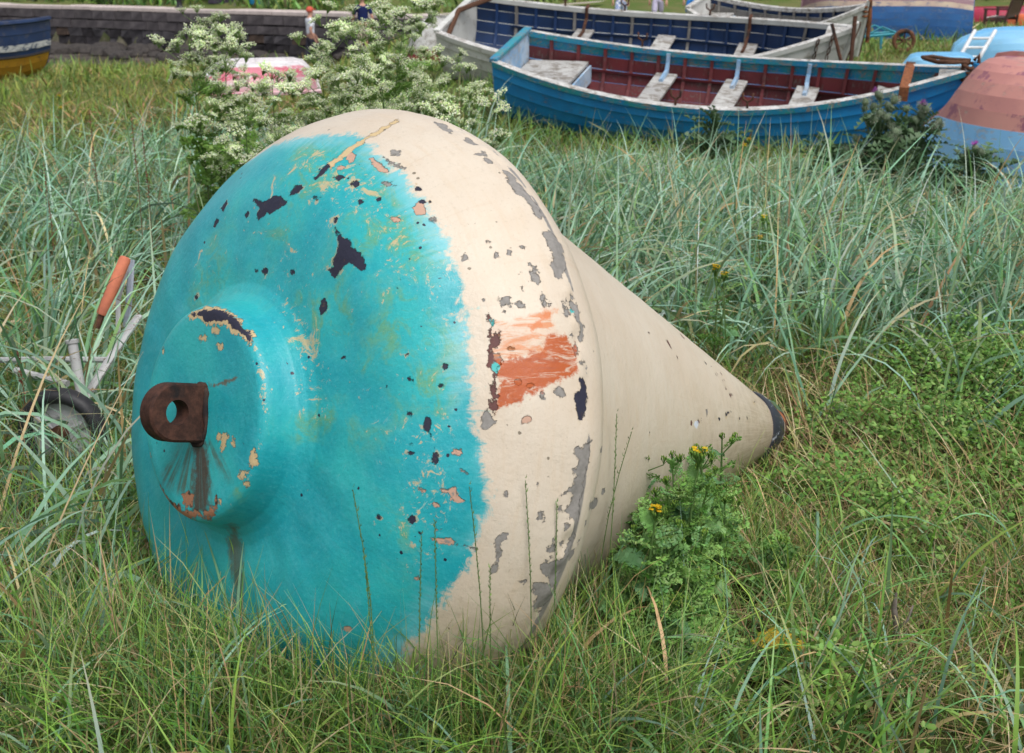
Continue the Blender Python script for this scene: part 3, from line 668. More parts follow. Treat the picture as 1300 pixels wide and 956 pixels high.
    crn = t.math('MULTIPLY', t.math('LESS_THAN', t.math('ADD', vo.outputs['Distance'], t.math('MULTIPLY', fine, .2)), .19), t.math('GREATER_THAN', t.noise(c, 7, 3), t.mr(onb, 0., 1., .72, .55)))
    cr = t.mix(crn, cr, t.mix(mid, (.14, .12, .08), (.30, .25, .19)))
    crk = t.math('MULTIPLY', t.mr(t.math('ABSOLUTE', t.math('SUBTRACT', t.noise(c, 11, 6, .6), .5)), .006, .0), t.mr(low, .52, .6))
    cr = t.mix(t.math('MULTIPLY', t.math('MULTIPLY', crk, onb), .22), cr, (.32, .26, .17))
    cr = t.mix(t.math('MULTIPLY', t.mr(sp2, .55, .68), .30), cr, (.40, .33, .24))
    frk = t.math('MULTIPLY', t.mr(t.noise(c, 60, 8, .75, .6), .67, .70), t.mr(low, .40, .55))
    cr = t.mix(t.math('MULTIPLY', t.math('MULTIPLY', frk, onb), .75), cr, t.mix(mid, (.20, .15, .09), (.36, .27, .18)))
    strn = t.mr(t.noise(t.map(sp, (2.5, 45, 1)), 1., 6, .6), .58, .72)
    cr = t.mix(t.math('MULTIPLY', t.math('MULTIPLY', strn, t.mr(vlow, .42, .6)), .28), cr, (.46, .28, .14))
    # scuffs low on the cone side of the rim
    cs = t.math('MULTIPLY', t.mr(at('s'), .955, .975), t.mr(at('s'), 1.09, .99))
    sn = t.noise(t.map(sp, (40, 16, 1)), 1.0, 8, .7)
    cr = t.mix(t.math('MULTIPLY', cs, t.mr(sn, .61, .66)), cr, (.33, .28, .21))
    # --- paint line
    edge = t.math('ADD', bnd, t.math('ADD', t.math('MULTIPLY', t.math('SUBTRACT', t.noise(t.map(sp, (9, 30, 1)), 1., 10, .72, .6), .5), .055), t.math('MULTIPLY', t.math('SUBTRACT', sc, .52), .13)))
    col = t.mix(t.mr(edge, -.010, .010), tq, cr)
    over = t.math('MULTIPLY', t.mr(t.math('ADD', strk_s, t.math('MULTIPLY', fine, .35)), .80, .86), t.math('MULTIPLY', t.mr(bnd, -.01, .01), t.mr(bnd, .06, .02)))
    col = t.mix(t.math('MULTIPLY', over, .6), col, (.18, .50, .48))
    # --- marks with a place of their own
    jit = t.math('ADD', t.math('MULTIPLY', t.math('SUBTRACT', t.noise(c, 38, 8, .7), .5), .030), t.math('MULTIPLY', t.math('SUBTRACT', fine, .5), .012))
    def mk(kind, j=1.0, soft=.0012): return t.mr(t.math('ADD', at('m_' + kind), t.math('MULTIPLY', jit, j)), -soft, soft)
    def lay(col, kind, c1, c2, j=1.0, soft=.0012, op=1.0, fac=None):
        f = mk(kind, j, soft)
        if fac is not None: f = t.math('MULTIPLY', f, fac)
        return t.mix(t.math('MULTIPLY', f, op), col, t.mix(fine, c1, c2)), f
    halo = t.mr(t.math('ADD', at('m_navy'), t.math('MULTIPLY', jit, 2.2)), -.0045, -.003)
    col = t.mix(t.math('MULTIPLY', halo, t.mr(t.noise(c, 30, 5), .54, .62, .0, .7)), col, (.50, .38, .22))
    col, f_oc = lay(col, 'ochre', (.50, .36, .18), (.62, .48, .28), 1.6)
    col, f_pk = lay(col, 'pink', (.46, .27, .20), (.56, .36, .26))
    gy1, gy2 = (.115, .105, .095), (.36, .34, .32)
    col, f_gy = lay(col, 'gray', gy1, gy2, 1.5)
    col, _ = lay(col, 'paleorange', (.60, .22, .07), (.56, .17, .045), 1.5, .006, 1.0, t.mr(t.noise(t.map(sp, (9, 42, 1)), 1., 8, .75, 1.0), .44, .58, .15, .85))
    ostr = t.noise(t.map(sp, (11, 55, 1)), 1., 10, .75, 1.6)
    col, _ = lay(col, 'orange', (.36, .048, .003), (.47, .105, .008), 2.0, .005, 1.0, t.mr(ostr, .38, .50, .25, .97))
    col, _ = lay(col, 'orange', (.32, .07, .02), (.4, .09, .03), 2.0, .004, .8, t.mr(t.noise(t.map(sp, (8, 70, 1)), 1., 10, .7, 1.0), .56, .64))
    col, _ = lay(col, 'orangeline', (.52, .13, .03), (.6, .2, .06), 1.4, .003, .9)
    col, f_ma = lay(col, 'maroon', (.06, .025, .025), (.17, .06, .05), 1.4)
    col, _ = lay(col, 'turq', (.05, .40, .38), (.1, .5, .5))
    col, _ = lay(col, 'white', (.6, .65, .75), (.7, .72, .8))
    col, _ = lay(col, 'dripfaint', (.06, .07, .03), (.11, .09, .045), 1.5, .016, .8, t.mr(t.noise(t.map(sp, (5, 16, 1)), 1., 8, .6), .36, .62))
    col, _ = lay(col, 'drip', (.040, .017, .010), (.10, .04, .022), 1.8, .012, .92, t.mr(t.noise(t.map(sp, (4, 40, 1)), 1., 8, .7), .30, .5, .65, 1.))
    col, _ = lay(col, 'dripdome', (.075, .06, .03), (.14, .09, .05), 1.8, .010, .8, t.mr(t.noise(t.map(sp, (3, 45, 1)), 1., 8, .7), .32, .55, .5, 1.))
    col, f_rp = lay(col, 'rustpatch', (.22, .085, .045), (.46, .22, .12), 2.0, .002)
    col, _ = lay(col, 'rustpatch', (.03, .02, .02), (.06, .04, .03), 2.0, .002, 1.0, t.mr(mid, .54, .60))
    col, _ = lay(col, 'crack', (.10, .07, .04), (.2, .13, .07), 1.2, .002, .85)
    col, f_nv = lay(col, 'navy', (.012, .013, .030), (.026, .025, .05))
    col, _ = lay(col, 'navy', (.06, .03, .02), (.12, .07, .05), 1.0, .002, .8, t.mr(t.noise(c, 42, 6, .7), .60, .66))
    # --- worn rim between plates
    chf = t.mr(t.math('ADD', at('chine'), t.math('MULTIPLY', t.math('SUBTRACT', t.noise(c, 16, 8, .7), .5), 1.5)), .60, .66)
    col = t.mix(t.math('MULTIPLY', chf, t.mr(at('s'), .955, .95)), col, t.mix(fine, gy1, gy2))
    # --- relief: orange peel, brush marks, chips sunk below the paint film
    chips = t.math('MAXIMUM', t.math('MAXIMUM', f_nv, f_gy), t.math('MAXIMUM', t.math('MAXIMUM', f_oc, f_pk), t.math('MAXIMUM', f_rp, f_ma)))
    h = t.math('ADD', t.math('MULTIPLY', fine, .35), t.math('MULTIPLY', chips, -1.9))
    h = t.math('ADD', h, t.math('MULTIPLY', mid, .5))
    nrm = t.bump(h, .8, .004); nrm = t.bump(t.noise(c, 14, 4, .5), .16, .010, nrm); nrm = t.bump(low, .10, .02, nrm)
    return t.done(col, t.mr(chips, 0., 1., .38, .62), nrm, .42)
BUOY, BUOY_BASE = buoy()
# ---------------------------------------------------------------- boats
BLUE = paint('weathered_blue_paint', (.012, .25, .56), (.010, .19, .46), (.22, .20, .18), .34, 8, .5, (1, 12, 12), (.05, .06, .07), .35)
BLUETEAL = paint('blue_teal_rail_paint', (.01, .20, .42), (.02, .25, .30), (.30, .26, .22), .55, 12, .55, (1, 10, 10), (.06, .05, .05), .4, second=(.015, .24, .25))
REDIN = paint('faded_red_brown_paint', (.15, .020, .024), (.10, .016, .02), (.16, .11, .10), .42, 9, .6, (9, 9, 1), (.06, .045, .03), .55)
BILGE = paint('dirty_bilge_boards', (.14, .10, .08), (.07, .05, .04), (.16, .15, .13), .6, 9, .85, (1, 8, 8), (.05, .04, .03), .7)
WHITERAIL = paint('peeling_white_rail_paint', (.60, .595, .58), (.47, .465, .45), (.27, .235, .20), .60, 14, .6, (1, 10, 10), (.2, .18, .15), .45)
WHITEHULL = paint('dirty_white_hull_paint', (.62, .62, .60), (.52, .52, .50), (.28, .24, .19), .36, 7, .6, (1, 12, 12), (.22, .19, .14), .5)
NAVYIN = paint('navy_blue_inside_paint', (.006, .034, .125), (.005, .024, .085), (.06, .07, .10), .18, 9, .55, (9, 9, 1), (.02, .03, .05), .4)
GREYIN = paint('bare_grey_inside_boards', (.22, .21, .20), (.14, .13, .125), (.3, .28, .25), .5, 9, .8, (8, 8, 1))
BLUEWHITE = paint('worn_pale_blue_white_paint', (.45, .55, .66), (.20, .38, .60), (.5, .48, .45), .5, 12, .65)
LIGHTBLUE = paint('light_blue_hull_paint', (.23, .52, .76), (.20, .46, .70), (.5, .6, .66), .22, 4, .45, (1, 3, 3), (.2, .3, .35), .3)
PINKHULL = paint('faded_pink_antifouling', (.56, .26, .22), (.46, .20, .18), (.50, .32, .27), .45, 4, .75, (1, 5, 5), (.22, .09, .13), .55, second=(.27, .10, .14))
PALEBLUE = paint('chalky_blue_topside_paint', (.22, .50, .82), (.28, .55, .82), (.40, .52, .66), .5, 5, .55, (1, 8, 8), (.05, .2, .45), .4)
CREAMP = paint('peeling_cream_band', (.52, .42, .32), (.45, .33, .27), (.2, .2, .3), .5, 8, .7)
MAUVE = paint('faded_mauve_bottom', (.28, .17, .20), (.22, .11, .14), (.42, .32, .30), .5, 6, .75, (1, 6, 6), (.15, .1, .2), .5)
DEEPBLUE = paint('streaked_deep_blue_paint', (.010, .10, .30), (.008, .07, .22), (.15, .2, .3), .42, 7, .55, (8, 1, 8), (.02, .04, .08), .5)
CRIMSON = paint('crimson_hull_paint', (.42, .03, .07), (.34, .02, .06), (.6, .3, .3), .25, 6, .5)
YELLOWH = paint('rusty_yellow_hull_paint', (.50, .25, .02), (.42, .19, .015), (.15, .09, .05), .4, 7, .55, (1, 8, 8), (.14, .07, .03), .6)
NAVYH = paint('navy_hull_paint', (.012, .035, .11), (.01, .025, .08), (.3, .33, .36), .25, 7, .5)
WHITESTRIPE = paint('flaking_white_stripe', (.6, .6, .6), (.5, .5, .5), (.03, .06, .14), .6, 10, .6)

class Hull:
    """local frame: x stern to bow, y to port, z up from the keel"""
    def __init__(s, L, B, D, tw=.6, sheer=.18, rake=.12, flat=.75, nx=18, bowfull=2.2, strakes=7):
        s.L, s.B, s.D, s.tw, s.sheer, s.rake, s.flat, s.nx, s.bf, s.ns = L, B, D, tw, sheer, rake, flat, nx, bowfull, strakes
    def half(s, u):
        m = .44
        if u < m: k = 1 - (1 - s.tw) * ((m - u) / m) ** 2
        else: k = max(0., 1 - ((u - m) / (1 - m)) ** s.bf)
        return s.B / 2 * k
    def zs(s, u): return s.D + s.sheer * ((max(0, (u - .42)) / .58) ** 2 * 1.25 + (max(0, (.42 - u)) / .42) ** 2 * .6)
    def zk(s, u): return .0 + (.16 * ((u - .82) / .18) ** 2 if u > .82 else 0) + (.10 * ((.25 - u) / .25) ** 2 if u < .25 else 0)
    def pt(s, u, q, side=1, off=0.0):
        b, zs, zk = s.half(u), s.zs(u), s.zk(u)
        a = q * math.pi / 2; y = b * (math.sin(a) ** s.flat); z = zk + (zs - zk) * (1 - math.cos(a)) ** (1.05)
        if q > .999: y = b; z = zs
        fl = max(.02, b); x = u * s.L - s.rake * s.L * .55 * (1 - (z - 0) / (s.D + s.sheer)) * (u ** 6)
        n = math.hypot(math.sin(a) ** .5, .6)
        return Vector((x, side * (y + off * (.35 + .65 * math.sin(a)) * (1 if b > .03 else .4)), z - off * (1 - math.sin(a)) * .8))
    def strip(s, q0, q1, side, th=.016, lap=.022, mi=(0, 1), u0=0., u1=1.):
        us = np.linspace(u0, u1, s.nx); vs = []
        for u in us:
            vs += [s.pt(u, q0, side, lap), s.pt(u, q1, side, .002), s.pt(u, q1, side, -th), s.pt(u, q0, side, lap - th)]
        mb = MB(); n = len(us)
        for k in range(n - 1):
            a, b = 4 * k, 4 * k + 4
            o = [(a, b, b + 1, a + 1), (a + 1, b + 1, b + 2, a + 2), (a + 2, b + 2, b + 3, a + 3), (a + 3, b + 3, b, a)]
            if side < 0: o = [tuple(reversed(f)) for f in o]
            mb.add([], [])
            mb.f += o; mb.m += [mi[0], mi[0], mi[1], mi[1]]
        mb.f += [(0, 1, 2, 3), (4 * n - 1, 4 * n - 2, 4 * n - 3, 4 * n - 4)]; mb.m += [mi[0]] * 2
        mb.v = [tuple(v) for v in vs]; return mb
def place(root, h, bow, stern, roll):
    """put the sheer-line ends of the hull on two points of the place, heeled by roll (towards -y)"""
    bow, stern = Vector(bow), Vector(stern); d = bow - stern
    yaw = math.atan2(d.y, d.x); dl = math.hypot(d.x, d.y)
    pit = math.atan2(d.z, dl) - math.atan2(h.zs(1) - h.zs(0), h.L)
    M = Matrix.Rotation(yaw, 4, 'Z') @ Matrix.Rotation(-pit, 4, 'Y') @ Matrix.Rotation(roll, 4, 'X')
    off = M @ Vector((h.L / 2, 0, (h.zs(0) + h.zs(1)) / 2)); mid = (bow + stern) / 2
    root.matrix_world = Matrix.Translation(mid - off) @ M
BOATS = []
def open_boat(name, label, cat, bow, stern, roll, B, D, out, inn, rail, railtop, top_in, bench, tw=.62, thw=(.30, .5, .7), knees=True, sternbench=True, bowbench=True, bottom=None, rake=.14, ribs=15, group=None, sheer=.27, keep=None):
    L = (Vector(bow) - Vector(stern)).length; h = Hull(L, B, D, tw, sheer, rake)
    root = thing(name, label, cat, group=group)
    N_ = h.ns; qs = np.linspace(.0, 1., N_ + 1); qs = .12 + qs * .88
    for side in (-1, 1):
        for k in range(N_):
            i_ = top_in if k == N_ - 1 else (bottom if (bottom and k < 2) else inn)
            h.strip(qs[k], qs[k + 1], side, mi=(0, 1)).obj('strake', [out, i_], root, angle=40)
        h.strip(0.0, qs[0], side, mi=(0, 1)).obj('garboard', [out, bottom or inn], root, angle=40)
        us = np.linspace(0, 1, 22); mb = MB(); vs = []
        for u in us:
            p = h.pt(u, 1, side); w_ = .026
            vs += [p + Vector((0, side * .030, -.045)), p + Vector((0, side * .032, .006)), p + Vector((0, side * .012, .014)), p + Vector((0, -side * .040, .012)), p + Vector((0, -side * .042, -.04))]
        m = len(us)
        for k in range(m - 1):
            for j in range(5):
                f = (5 * k + j, 5 * k + 5 + j, 5 * k + 5 + (j + 1) % 5, 5 * k + (j + 1) % 5)
                mb.f.append(f if side > 0 else f[::-1]); mb.m.append(1 if j in (1, 2) else 0)
        mb.f += [tuple(range(5)), tuple(5 * m - 1 - j for j in range(5))]; mb.m += [0, 0]
        mb.v = [tuple(v) for v in vs]; mb.obj('gunwale', [rail, railtop], root, angle=50)
        # inner stringer that carries the thwarts
        mb = MB(); mb.tube([h.pt(u, .74, side, -.035) for u in np.linspace(.1, .93, 14)], .022, 4, flat=.7); mb.obj('stringer', inn, root)
        for k in range(ribs):
            u = .06 + .88 * k / (ribs - 1); mb = MB(); vs = []
            for q in np.linspace(.16, .985, 9):
                for dx in (-.016, .016):
                    for of in (-.014, -.036): vs.append(h.pt(u + dx / L, q, side, of))
            fs = []
            for j in range(8):
                a = 4 * j; b = a + 4
                fs += [(a, a + 2, b + 2, b), (a + 1, b + 1, b + 3, a + 3), (a, b, b + 1, a + 1), (a + 2, a + 3, b + 3, b + 2)]
            mb.add(vs, fs); mb.obj('rib', bottom if (bottom and k % 3 == 1) else inn, root)
    # transom
    out_ = [h.pt(0, q, 1) for q in np.linspace(0, 1, 9)] + [h.pt(0, q, -1) for q in np.linspace(1, 0, 9)][:-1]
    mb = MB(); n = len(out_); mb.add([p + Vector((-.012, 0, 0)) for p in out_] + [p + Vector((.03, 0, 0)) for p in out_], [tuple(range(n))[::-1], tuple(range(n, 2 * n))] + [(k, (k + 1) % n, n + (k + 1) % n, n + k) for k in range(n)])
    mb.obj('transom', bench if keep is None else keep, root)
    mb = MB(); w0 = h.half(0); mb.box((0.01, 0, h.zs(0) + .012), (.075, 2 * w0 + .05, .04)); mb.obj('transom_rail', [rail], root, bevel=.006)
    # keel and stem
    mb = MB(); pts = [h.pt(u, 0, 1) + Vector((0, 0, -.03)) for u in np.linspace(0, .9, 10)]
    mb.tube(pts, .035, 4); mb.obj('keel', out, root)
    st = [h.pt(1, q, 1) + Vector((.012, 0, 0)) for q in np.linspace(0, 1, 9)]; st.append(st[-1] + Vector((.005, 0, .05)))
    mb = MB(); mb.tube(st, .034, 6); mb.obj('stem', out, root)
    mb = MB(); mb.tube([p + Vector((.03, 0, 0)) for p in st], .014, 6); mb.obj('stem_band', RUST, root)
    # thwarts on the stringers, with a hanging knee at each end
    for u in thw:
        zq = h.pt(u, .74, 1, -.02); hw = zq.y - .015; mb = MB()
        mb.box((u * L, 0, zq.z + .035), (.21, 2 * hw, .032)); mb.obj('thwart', WOODGREY, root, bevel=.006)
        if knees:
            for side in (-1, 1):
                pts = [h.pt(u, .99, side, -.045), h.pt(u, .90, side, -.05), h.pt(u, .82, side, -.075), Vector((u * L, side * (hw - .12), zq.z + .07)), Vector((u * L, side * (hw - .26), zq.z + .06))]
                mb = MB(); mb.tube(pts, .03, 4, flat=.8); mb.obj('knee', BLUEWHITE, root)
    if sternbench:
        zq = h.pt(.10, .74, 1, -.02); mb = MB(); vs = []
        for u in (.012, .05, .10, .15):
            y = h.pt(u, .74, 1, -.03).y - .01
            for s_ in (-1, 1):
                for dz in (0, .03): vs.append((u * L, s_ * y, zq.z + .03 + dz))
        fs = [(0, 2, 3, 1), (12, 13, 15, 14)]
        for k in range(3):
            a, b = 4 * k, 4 * k + 4; fs += [(a, a + 1, b + 1, b), (a + 2, b + 2, b + 3, a + 3), (a + 1, a + 3, b + 3, b + 1), (a, b, b + 2, a + 2)]
        mb.add(vs, fs); mb.obj('stern_bench', WOODGREY, root)
        mb = MB(); yy = h.pt(.15, .74, 1, -.03).y; mb.box((.155 * L, 0, zq.z - .06), (.02, 2 * yy - .04, .17)); mb.obj('bench_front', BLUEWHITE, root)
    if bowbench:
        mb = MB(); z = h.pt(.88, .80, 1).z; vs = []
        for u in (.83, .90, .955):
            y = max(.01, h.pt(u, .80, 1, -.03).y)
            for s_ in (-1, 1):
                for dz in (0, .03): vs.append((h.pt(u, .8, 1).x, s_ * y, z + dz))
        fs = [(0, 2, 3, 1), (8, 9, 11, 10)]
        for k in range(2):
            a, b = 4 * k, 4 * k + 4; fs += [(a, a + 1, b + 1, b), (a + 2, b + 2, b + 3, a + 3), (a + 1, a + 3, b + 3, b + 1), (a, b, b + 2, a + 2)]
        mb.add(vs, fs); mb.obj('bow_bench', WOODGREY, root)
    # floor boards
    for j, yy in enumerate((-.26, -.13, 0, .13, .26)):
        if abs(yy) * 2.6 > B: continue
        mb = MB(); mb.box((.46 * L, yy * B / 1.4, .085), (.62 * L, .115, .02)); mb.obj('floor_board', bottom or BILGE, root)
    # breasthook
    a, b, c = h.pt(.94, 1, 1), h.pt(.94, 1, -1), h.pt(1, 1, 1)
    mb = MB(); mb.add([a, b, c, a - Vector((0, 0, .04)), b - Vector((0, 0, .04)), c - Vector((0, 0, .04))], [(0, 1, 2), (5, 4, 3), (0, 3, 4, 1), (1, 4, 5, 2), (2, 5, 3, 0)]); mb.obj('breasthook', railtop, root)
    place(root, h, bow, stern, roll); root['_len'] = L; BOATS.append((root, h)); return root, h
def rowlock(root, h, u, side):
    p = h.pt(u, 1, side); mb = MB(); mb.tube([p + Vector((0, 0, 0)), p + Vector((0, 0, .075))], .012, 6)
    mb.tube([p + Vector((-.045, 0, .15)), p + Vector((-.04, 0, .095)), p + Vector((0, 0, .07)), p + Vector((.04, 0, .095)), p + Vector((.045, 0, .15))], .010, 6); mb.obj('rowlock', RUST, root, smooth=True)
def chain(root, pts, n, r=.022, name='chain'):
    pts = [Vector(p) for p in pts]; L = [0]
    for a, b in zip(pts, pts[1:]): L.append(L[-1] + (b - a).length)
    mb = MB()
    for k in range(n):
        s = (k + .5) / n * L[-1]; i = max(j for j in range(len(L) - 1) if L[j] <= s); f = (s - L[i]) / (L[i + 1] - L[i])
        c = pts[i].lerp(pts[i + 1], f); d = (pts[i + 1] - pts[i]).normalized(); u = d.orthogonal().normalized()
        if k % 2: u = d.cross(u)
        mb.tube([c + d * r * 1.7 * math.cos(q) + u * r * .8 * math.sin(q) for q in np.linspace(0, 2 * math.pi, 9)], r * .33, 4, cap=False)
    return mb.obj(name, RUST, root)

blue, hb = open_boat('rowing_boat', 'blue clinker rowing boat with red inside and a rope lashed round its bow', 'rowing boat', AT(1232, 86, 11.0), AT(647, 58, 12.4), R(14), 1.44, .60, BLUE, REDIN, BLUETEAL, WHITERAIL, BLUETEAL, BLUEWHITE, thw=(.335, .50, .665), bottom=None, rake=.16, keep=BLUEWHITE, tw=.66)
for u, s_ in ((.43, -1), (.58, -1), (.27, 1)): rowlock(blue, hb, u, s_)
# rope and iron strap lashed round the bow
mb = MB(); ropem = plain('brown_weathered_rope', (.13, .065, .04), (.07, .04, .03), .95, 60., .1, .6)
b0 = hb.pt(1, 1, 1)
for k in range(4):
    z = .02 - .035 * k; mb.tube([b0 + Vector((.045 * math.cos(q) - .05, .055 * math.sin(q), z + .012 * math.sin(2 * q + k))) for q in np.linspace(0, 2 * math.pi, 15)], .016, 6, cap=False)
for k in range(2): mb.tube([b0 + Vector((-.05, .02 - .05 * k, .05)), b0 + Vector((-.16, -.03 + .03 * k, .045)), b0 + Vector((-.30, -.02 - .03 * k, .03 + .02 * k)), b0 + Vector((-.42, .05, .035)), b0 + Vector((-.44, .12, .02)), b0 + Vector((-.36, .13, .03)), b0 + Vector((-.2, .07, .04)), b0 + Vector((-.04, .03, .06))], .017, 6)
mb.tube([b0 + Vector((-.01, 0, .07)), b0 + Vector((.02, 0, .12)), b0 + Vector((.03, .01, .05)), b0 + Vector((.06, 0, -.05)), b0 + Vector((.045, -.02, -.25)), b0 + Vector((-.03, -.03, -.45))], .017, 6)
mb.obj('bow_rope', ropem, blue, smooth=True)
mb = MB(); strap = []
a, b = hb.pt(.88, 1, -1), hb.pt(.88, 1, 1)
mb.add([a + Vector((-.03, -.045, -.10)), a + Vector((.05, -.045, -.10)), a + Vector((.05, -.045, .022)), a + Vector((-.03, -.045, .022)), b + Vector((-.03, .045, .022)), b + Vector((.05, .045, .022)), b + Vector((-.03, .045, -.1)), b + Vector((.05, .045, -.1))], [(0, 1, 2, 3), (3, 2, 5, 4), (4, 5, 7, 6)])
so_ = mb.obj('bow_strap', ORUST, blue); so_.modifiers.new('thick', 'SOLIDIFY').thickness = .012

white, hw_ = open_boat('rowing_boat', 'white clinker boat with navy blue inside lying behind the blue rowing boat', 'rowing boat', AT(1083, 33, 13.5), AT(578, 17, 14.9), R(17), 1.75, .64, WHITEHULL, NAVYIN, WHITEHULL, WHITERAIL, NAVYIN, WHITEHULL, thw=(.30, .52, .74), knees=False, bottom=GREYIN, rake=.10, ribs=18, tw=.7, sternbench=False, bowbench=False, keep=WHITEHULL)
for u, s_ in ((.40, 1), (.63, 1), (.24, 1)): rowlock(white, hw_, u, s_)
for k, u in enumerate((.93, .96)): chain(white, [hw_.pt(u, 1, -1) + Vector((0, -.05, .02)), hw_.pt(u, .8, -1) + Vector((0, -.06, -.02)), hw_.pt(u, .5, -1) + Vector((0, -.09, -.05))], 9)
for uu in (.30, .74):     # rusty iron fittings over the thwarts
    p = hw_.pt(uu, 1, 1); q = hw_.pt(uu, .74, 1, -.05)
    mb = MB(); mb.tube([p + Vector((0, .03, .03)), p + Vector((0, -.05, .02)), p + Vector((0, -.06, -.10)), q + Vector((0, -.12, .06)), q + Vector((0, -.3, .06))], .02, 5); mb.obj('iron_knee', RUST, white)
mb = MB(); mb.tube([hw_.pt(.02, .9, -1), hw_.pt(.01, 1, 0) + Vector((0, -.02, .05)), hw_.pt(.05, 1, 1) + Vector((0, -.1, .03))], .03, 6); mb.obj('stern_chafing_rope', ropem, white)
# iron A-frame leaning on the bow
pA = AT(1084, 20, 13.42); pB = AT(1078, 74, 13.30); pC = AT(1066, 74, 13.22)
rt = thing('iron_prop', 'rusty iron prop leaning against the bow of the white boat', 'prop', (pB.x, pB.y, pB.z))
mb = MB(); o_ = Vector(rt.location); g0 = Vector((pB.x + .01, pB.y, float(hgt(pB.x, pB.y)))); g1 = Vector((pC.x, pC.y - .1, float(hgt(pC.x, pC.y))))
mb.tube([g0 - o_, pA - o_ + Vector((0, -.06, 0))], .022, 6); mb.obj('upright', RUST, rt); mb = MB(); mb.tube([g1 - o_ + Vector((.12, 0, 0)), AT(1056, 30, 13.25) - o_], .018, 6); mb.obj('stay', RUST, rt)

third, h3 = open_boat('rowing_boat', 'small white dinghy partly hidden behind the white boat at the top right', 'rowing boat', AT(1101, 5, 16.9), AT(886, 2, 18.2), R(14), 1.15, .52, WHITEHULL, GREYIN, WHITERAIL, WHITERAIL, NAVYIN, WHITEHULL, thw=(.35, .62), knees=False, rake=.10, ribs=11, tw=.6, keep=WHITEHULL)
mb = MB(); bz = h3.pt(1, 1, 1)
for k in range(3): mb.tube([bz + Vector((.03 * math.cos(q) - .02, .04 * math.sin(q), -.03 - .06 * k)) for q in np.linspace(0, 6.28, 11)], .018, 5)
mb.tube([bz + Vector((.03, 0, .06)), bz + Vector((.04, 0, -.2)), bz + Vector((.02, .01, -.5))], .03, 6); mb.obj('rusty_bow_chain', ORUST, third)

def upturned(name, label, cat, bow, stern, B, D, bands, tw=.7, rake=.12, group=None, sheer=.05, sm=True, roll=0., skeg=True, lap=.012, keelm=None, n=None, flat=.6, bf=2.2):
    """bow, stern: points on the ground under the sheer line; bands: (q0, q1, material) from keel to sheer"""
    bow, stern = Vector(bow), Vector(stern); L = (bow - stern).length; h = Hull(L, B, D, tw, sheer, rake, flat, bowfull=bf)
    root = thing(name, label, cat, group=group); N_ = n or 8; qs = np.linspace(0, 1, N_ + 1)
    for side in (-1, 1):
        for k in range(N_):
            qm = (qs[k] + qs[k + 1]) / 2; m = next(mm for a, b, mm in bands if a <= qm <= b)
            h.strip(qs[k], qs[k + 1], side, th=.014, lap=lap, mi=(0, 0)).obj('strake', [m], root, angle=40)
        mb = MB(); mb.tube([h.pt(u, 1, side) + Vector((0, side * .012, -.015)) for u in np.linspace(0, 1, 20)], .02, 5); mb.obj('gunwale', bands[-1][2], root)
    out_ = [h.pt(0, q, 1) for q in np.linspace(0, 1, 9)] + [h.pt(0, q, -1) for q in np.linspace(1, 0, 9)][:-1]; n_ = len(out_)
    mb = MB(); mb.add([p + Vector((-.014, 0, 0)) for p in out_] + [p + Vector((.02, 0, 0)) for p in out_], [tuple(range(n_))[::-1], tuple(range(n_, 2 * n_))] + [(k, (k + 1) % n_, n_ + (k + 1) % n_, n_ + k) for k in range(n_)]); mb.obj('transom', bands[-1][2], root)
    if skeg:
        mb = MB(); mb.tube([h.pt(u, 0, 1) + Vector((0, 0, -.02)) for u in np.linspace(0, .97, 12)] + [h.pt(1, q, 1) for q in (.1, .4, .7, 1)], .028, 4); mb.obj('keel', keelm or bands[0][2], root)
    d = bow - stern; M = Matrix.Rotation(math.atan2(d.y, d.x), 4, 'Z') @ Matrix.Rotation(-math.atan2(d.z, math.hypot(d.x, d.y)), 4, 'Y') @ Matrix.Rotation(math.pi + roll, 4, 'X')
    root.matrix_world = Matrix.Translation((bow + stern) / 2 - M @ Vector((L / 2, 0, (h.zs(0) + h.zs(1)) / 2))) @ M
    BOATS.append((root, h)); return root, h
def gz(x, y, dz=0.): return (x, y, float(hgt(x, y)) + dz)
up1, hu1 = upturned('upturned_boat', 'upturned boat with faded pink bottom and pale blue side at the right edge', 'boat', gz(3.32, 11.05, -.02), gz(5.75, 8.3, -.04), 2.1, .86, [(0, .70, PINKHULL), (.70, 1, PALEBLUE)], tw=.85, rake=.5, sm=True, lap=.005, n=10, flat=.5, bf=2.2, sheer=.03)
up2, hu2 = upturned('upturned_boat', 'light blue upturned dinghy with a white ladder lying against it', 'boat', gz(5.15, 15.2, .02), gz(8.3, 15.6, .02), 1.4, .45, [(0, 1, LIGHTBLUE)], tw=.8, lap=.003, flat=.45, bf=3.2, rake=.06, sheer=.02)
up3, hu3 = upturned('upturned_boat', 'upturned boat with mauve bottom, cream band and streaked deep blue planks', 'boat', gz(5.3, 23.9, .0), gz(8.15, 23.1, 0), 1.5, .90, [(0, .5, MAUVE), (.5, .6, CREAMP), (.6, 1, DEEPBLUE)], tw=.85, n=12, lap=.012, flat=.5, bf=3.5, rake=.02)
up4, hu4 = upturned('upturned_boat', 'red and white upturned boat half hidden behind white flowers', 'boat', AT(405, 108, 12.3) - Vector((0, 0, .06)), AT(262, 112, 12.0) - Vector((0, 0, .06)), 1.25, .24, [(0, .3, paint('white_hull_panel', (.75, .73, .74), (.62, .58, .60), (.5, .2, .25), .2, 8)), (.3, .62, paint('pink_red_hull_paint', (.50, .09, .14), (.60, .22, .27), (.75, .7, .7), .55, 8)), (.62, 1, paint('pale_pink_hull_paint', (.66, .45, .47), (.55, .2, .25), (.75, .7, .7), .5, 8))], tw=.8, flat=.5, lap=.008, n=8)
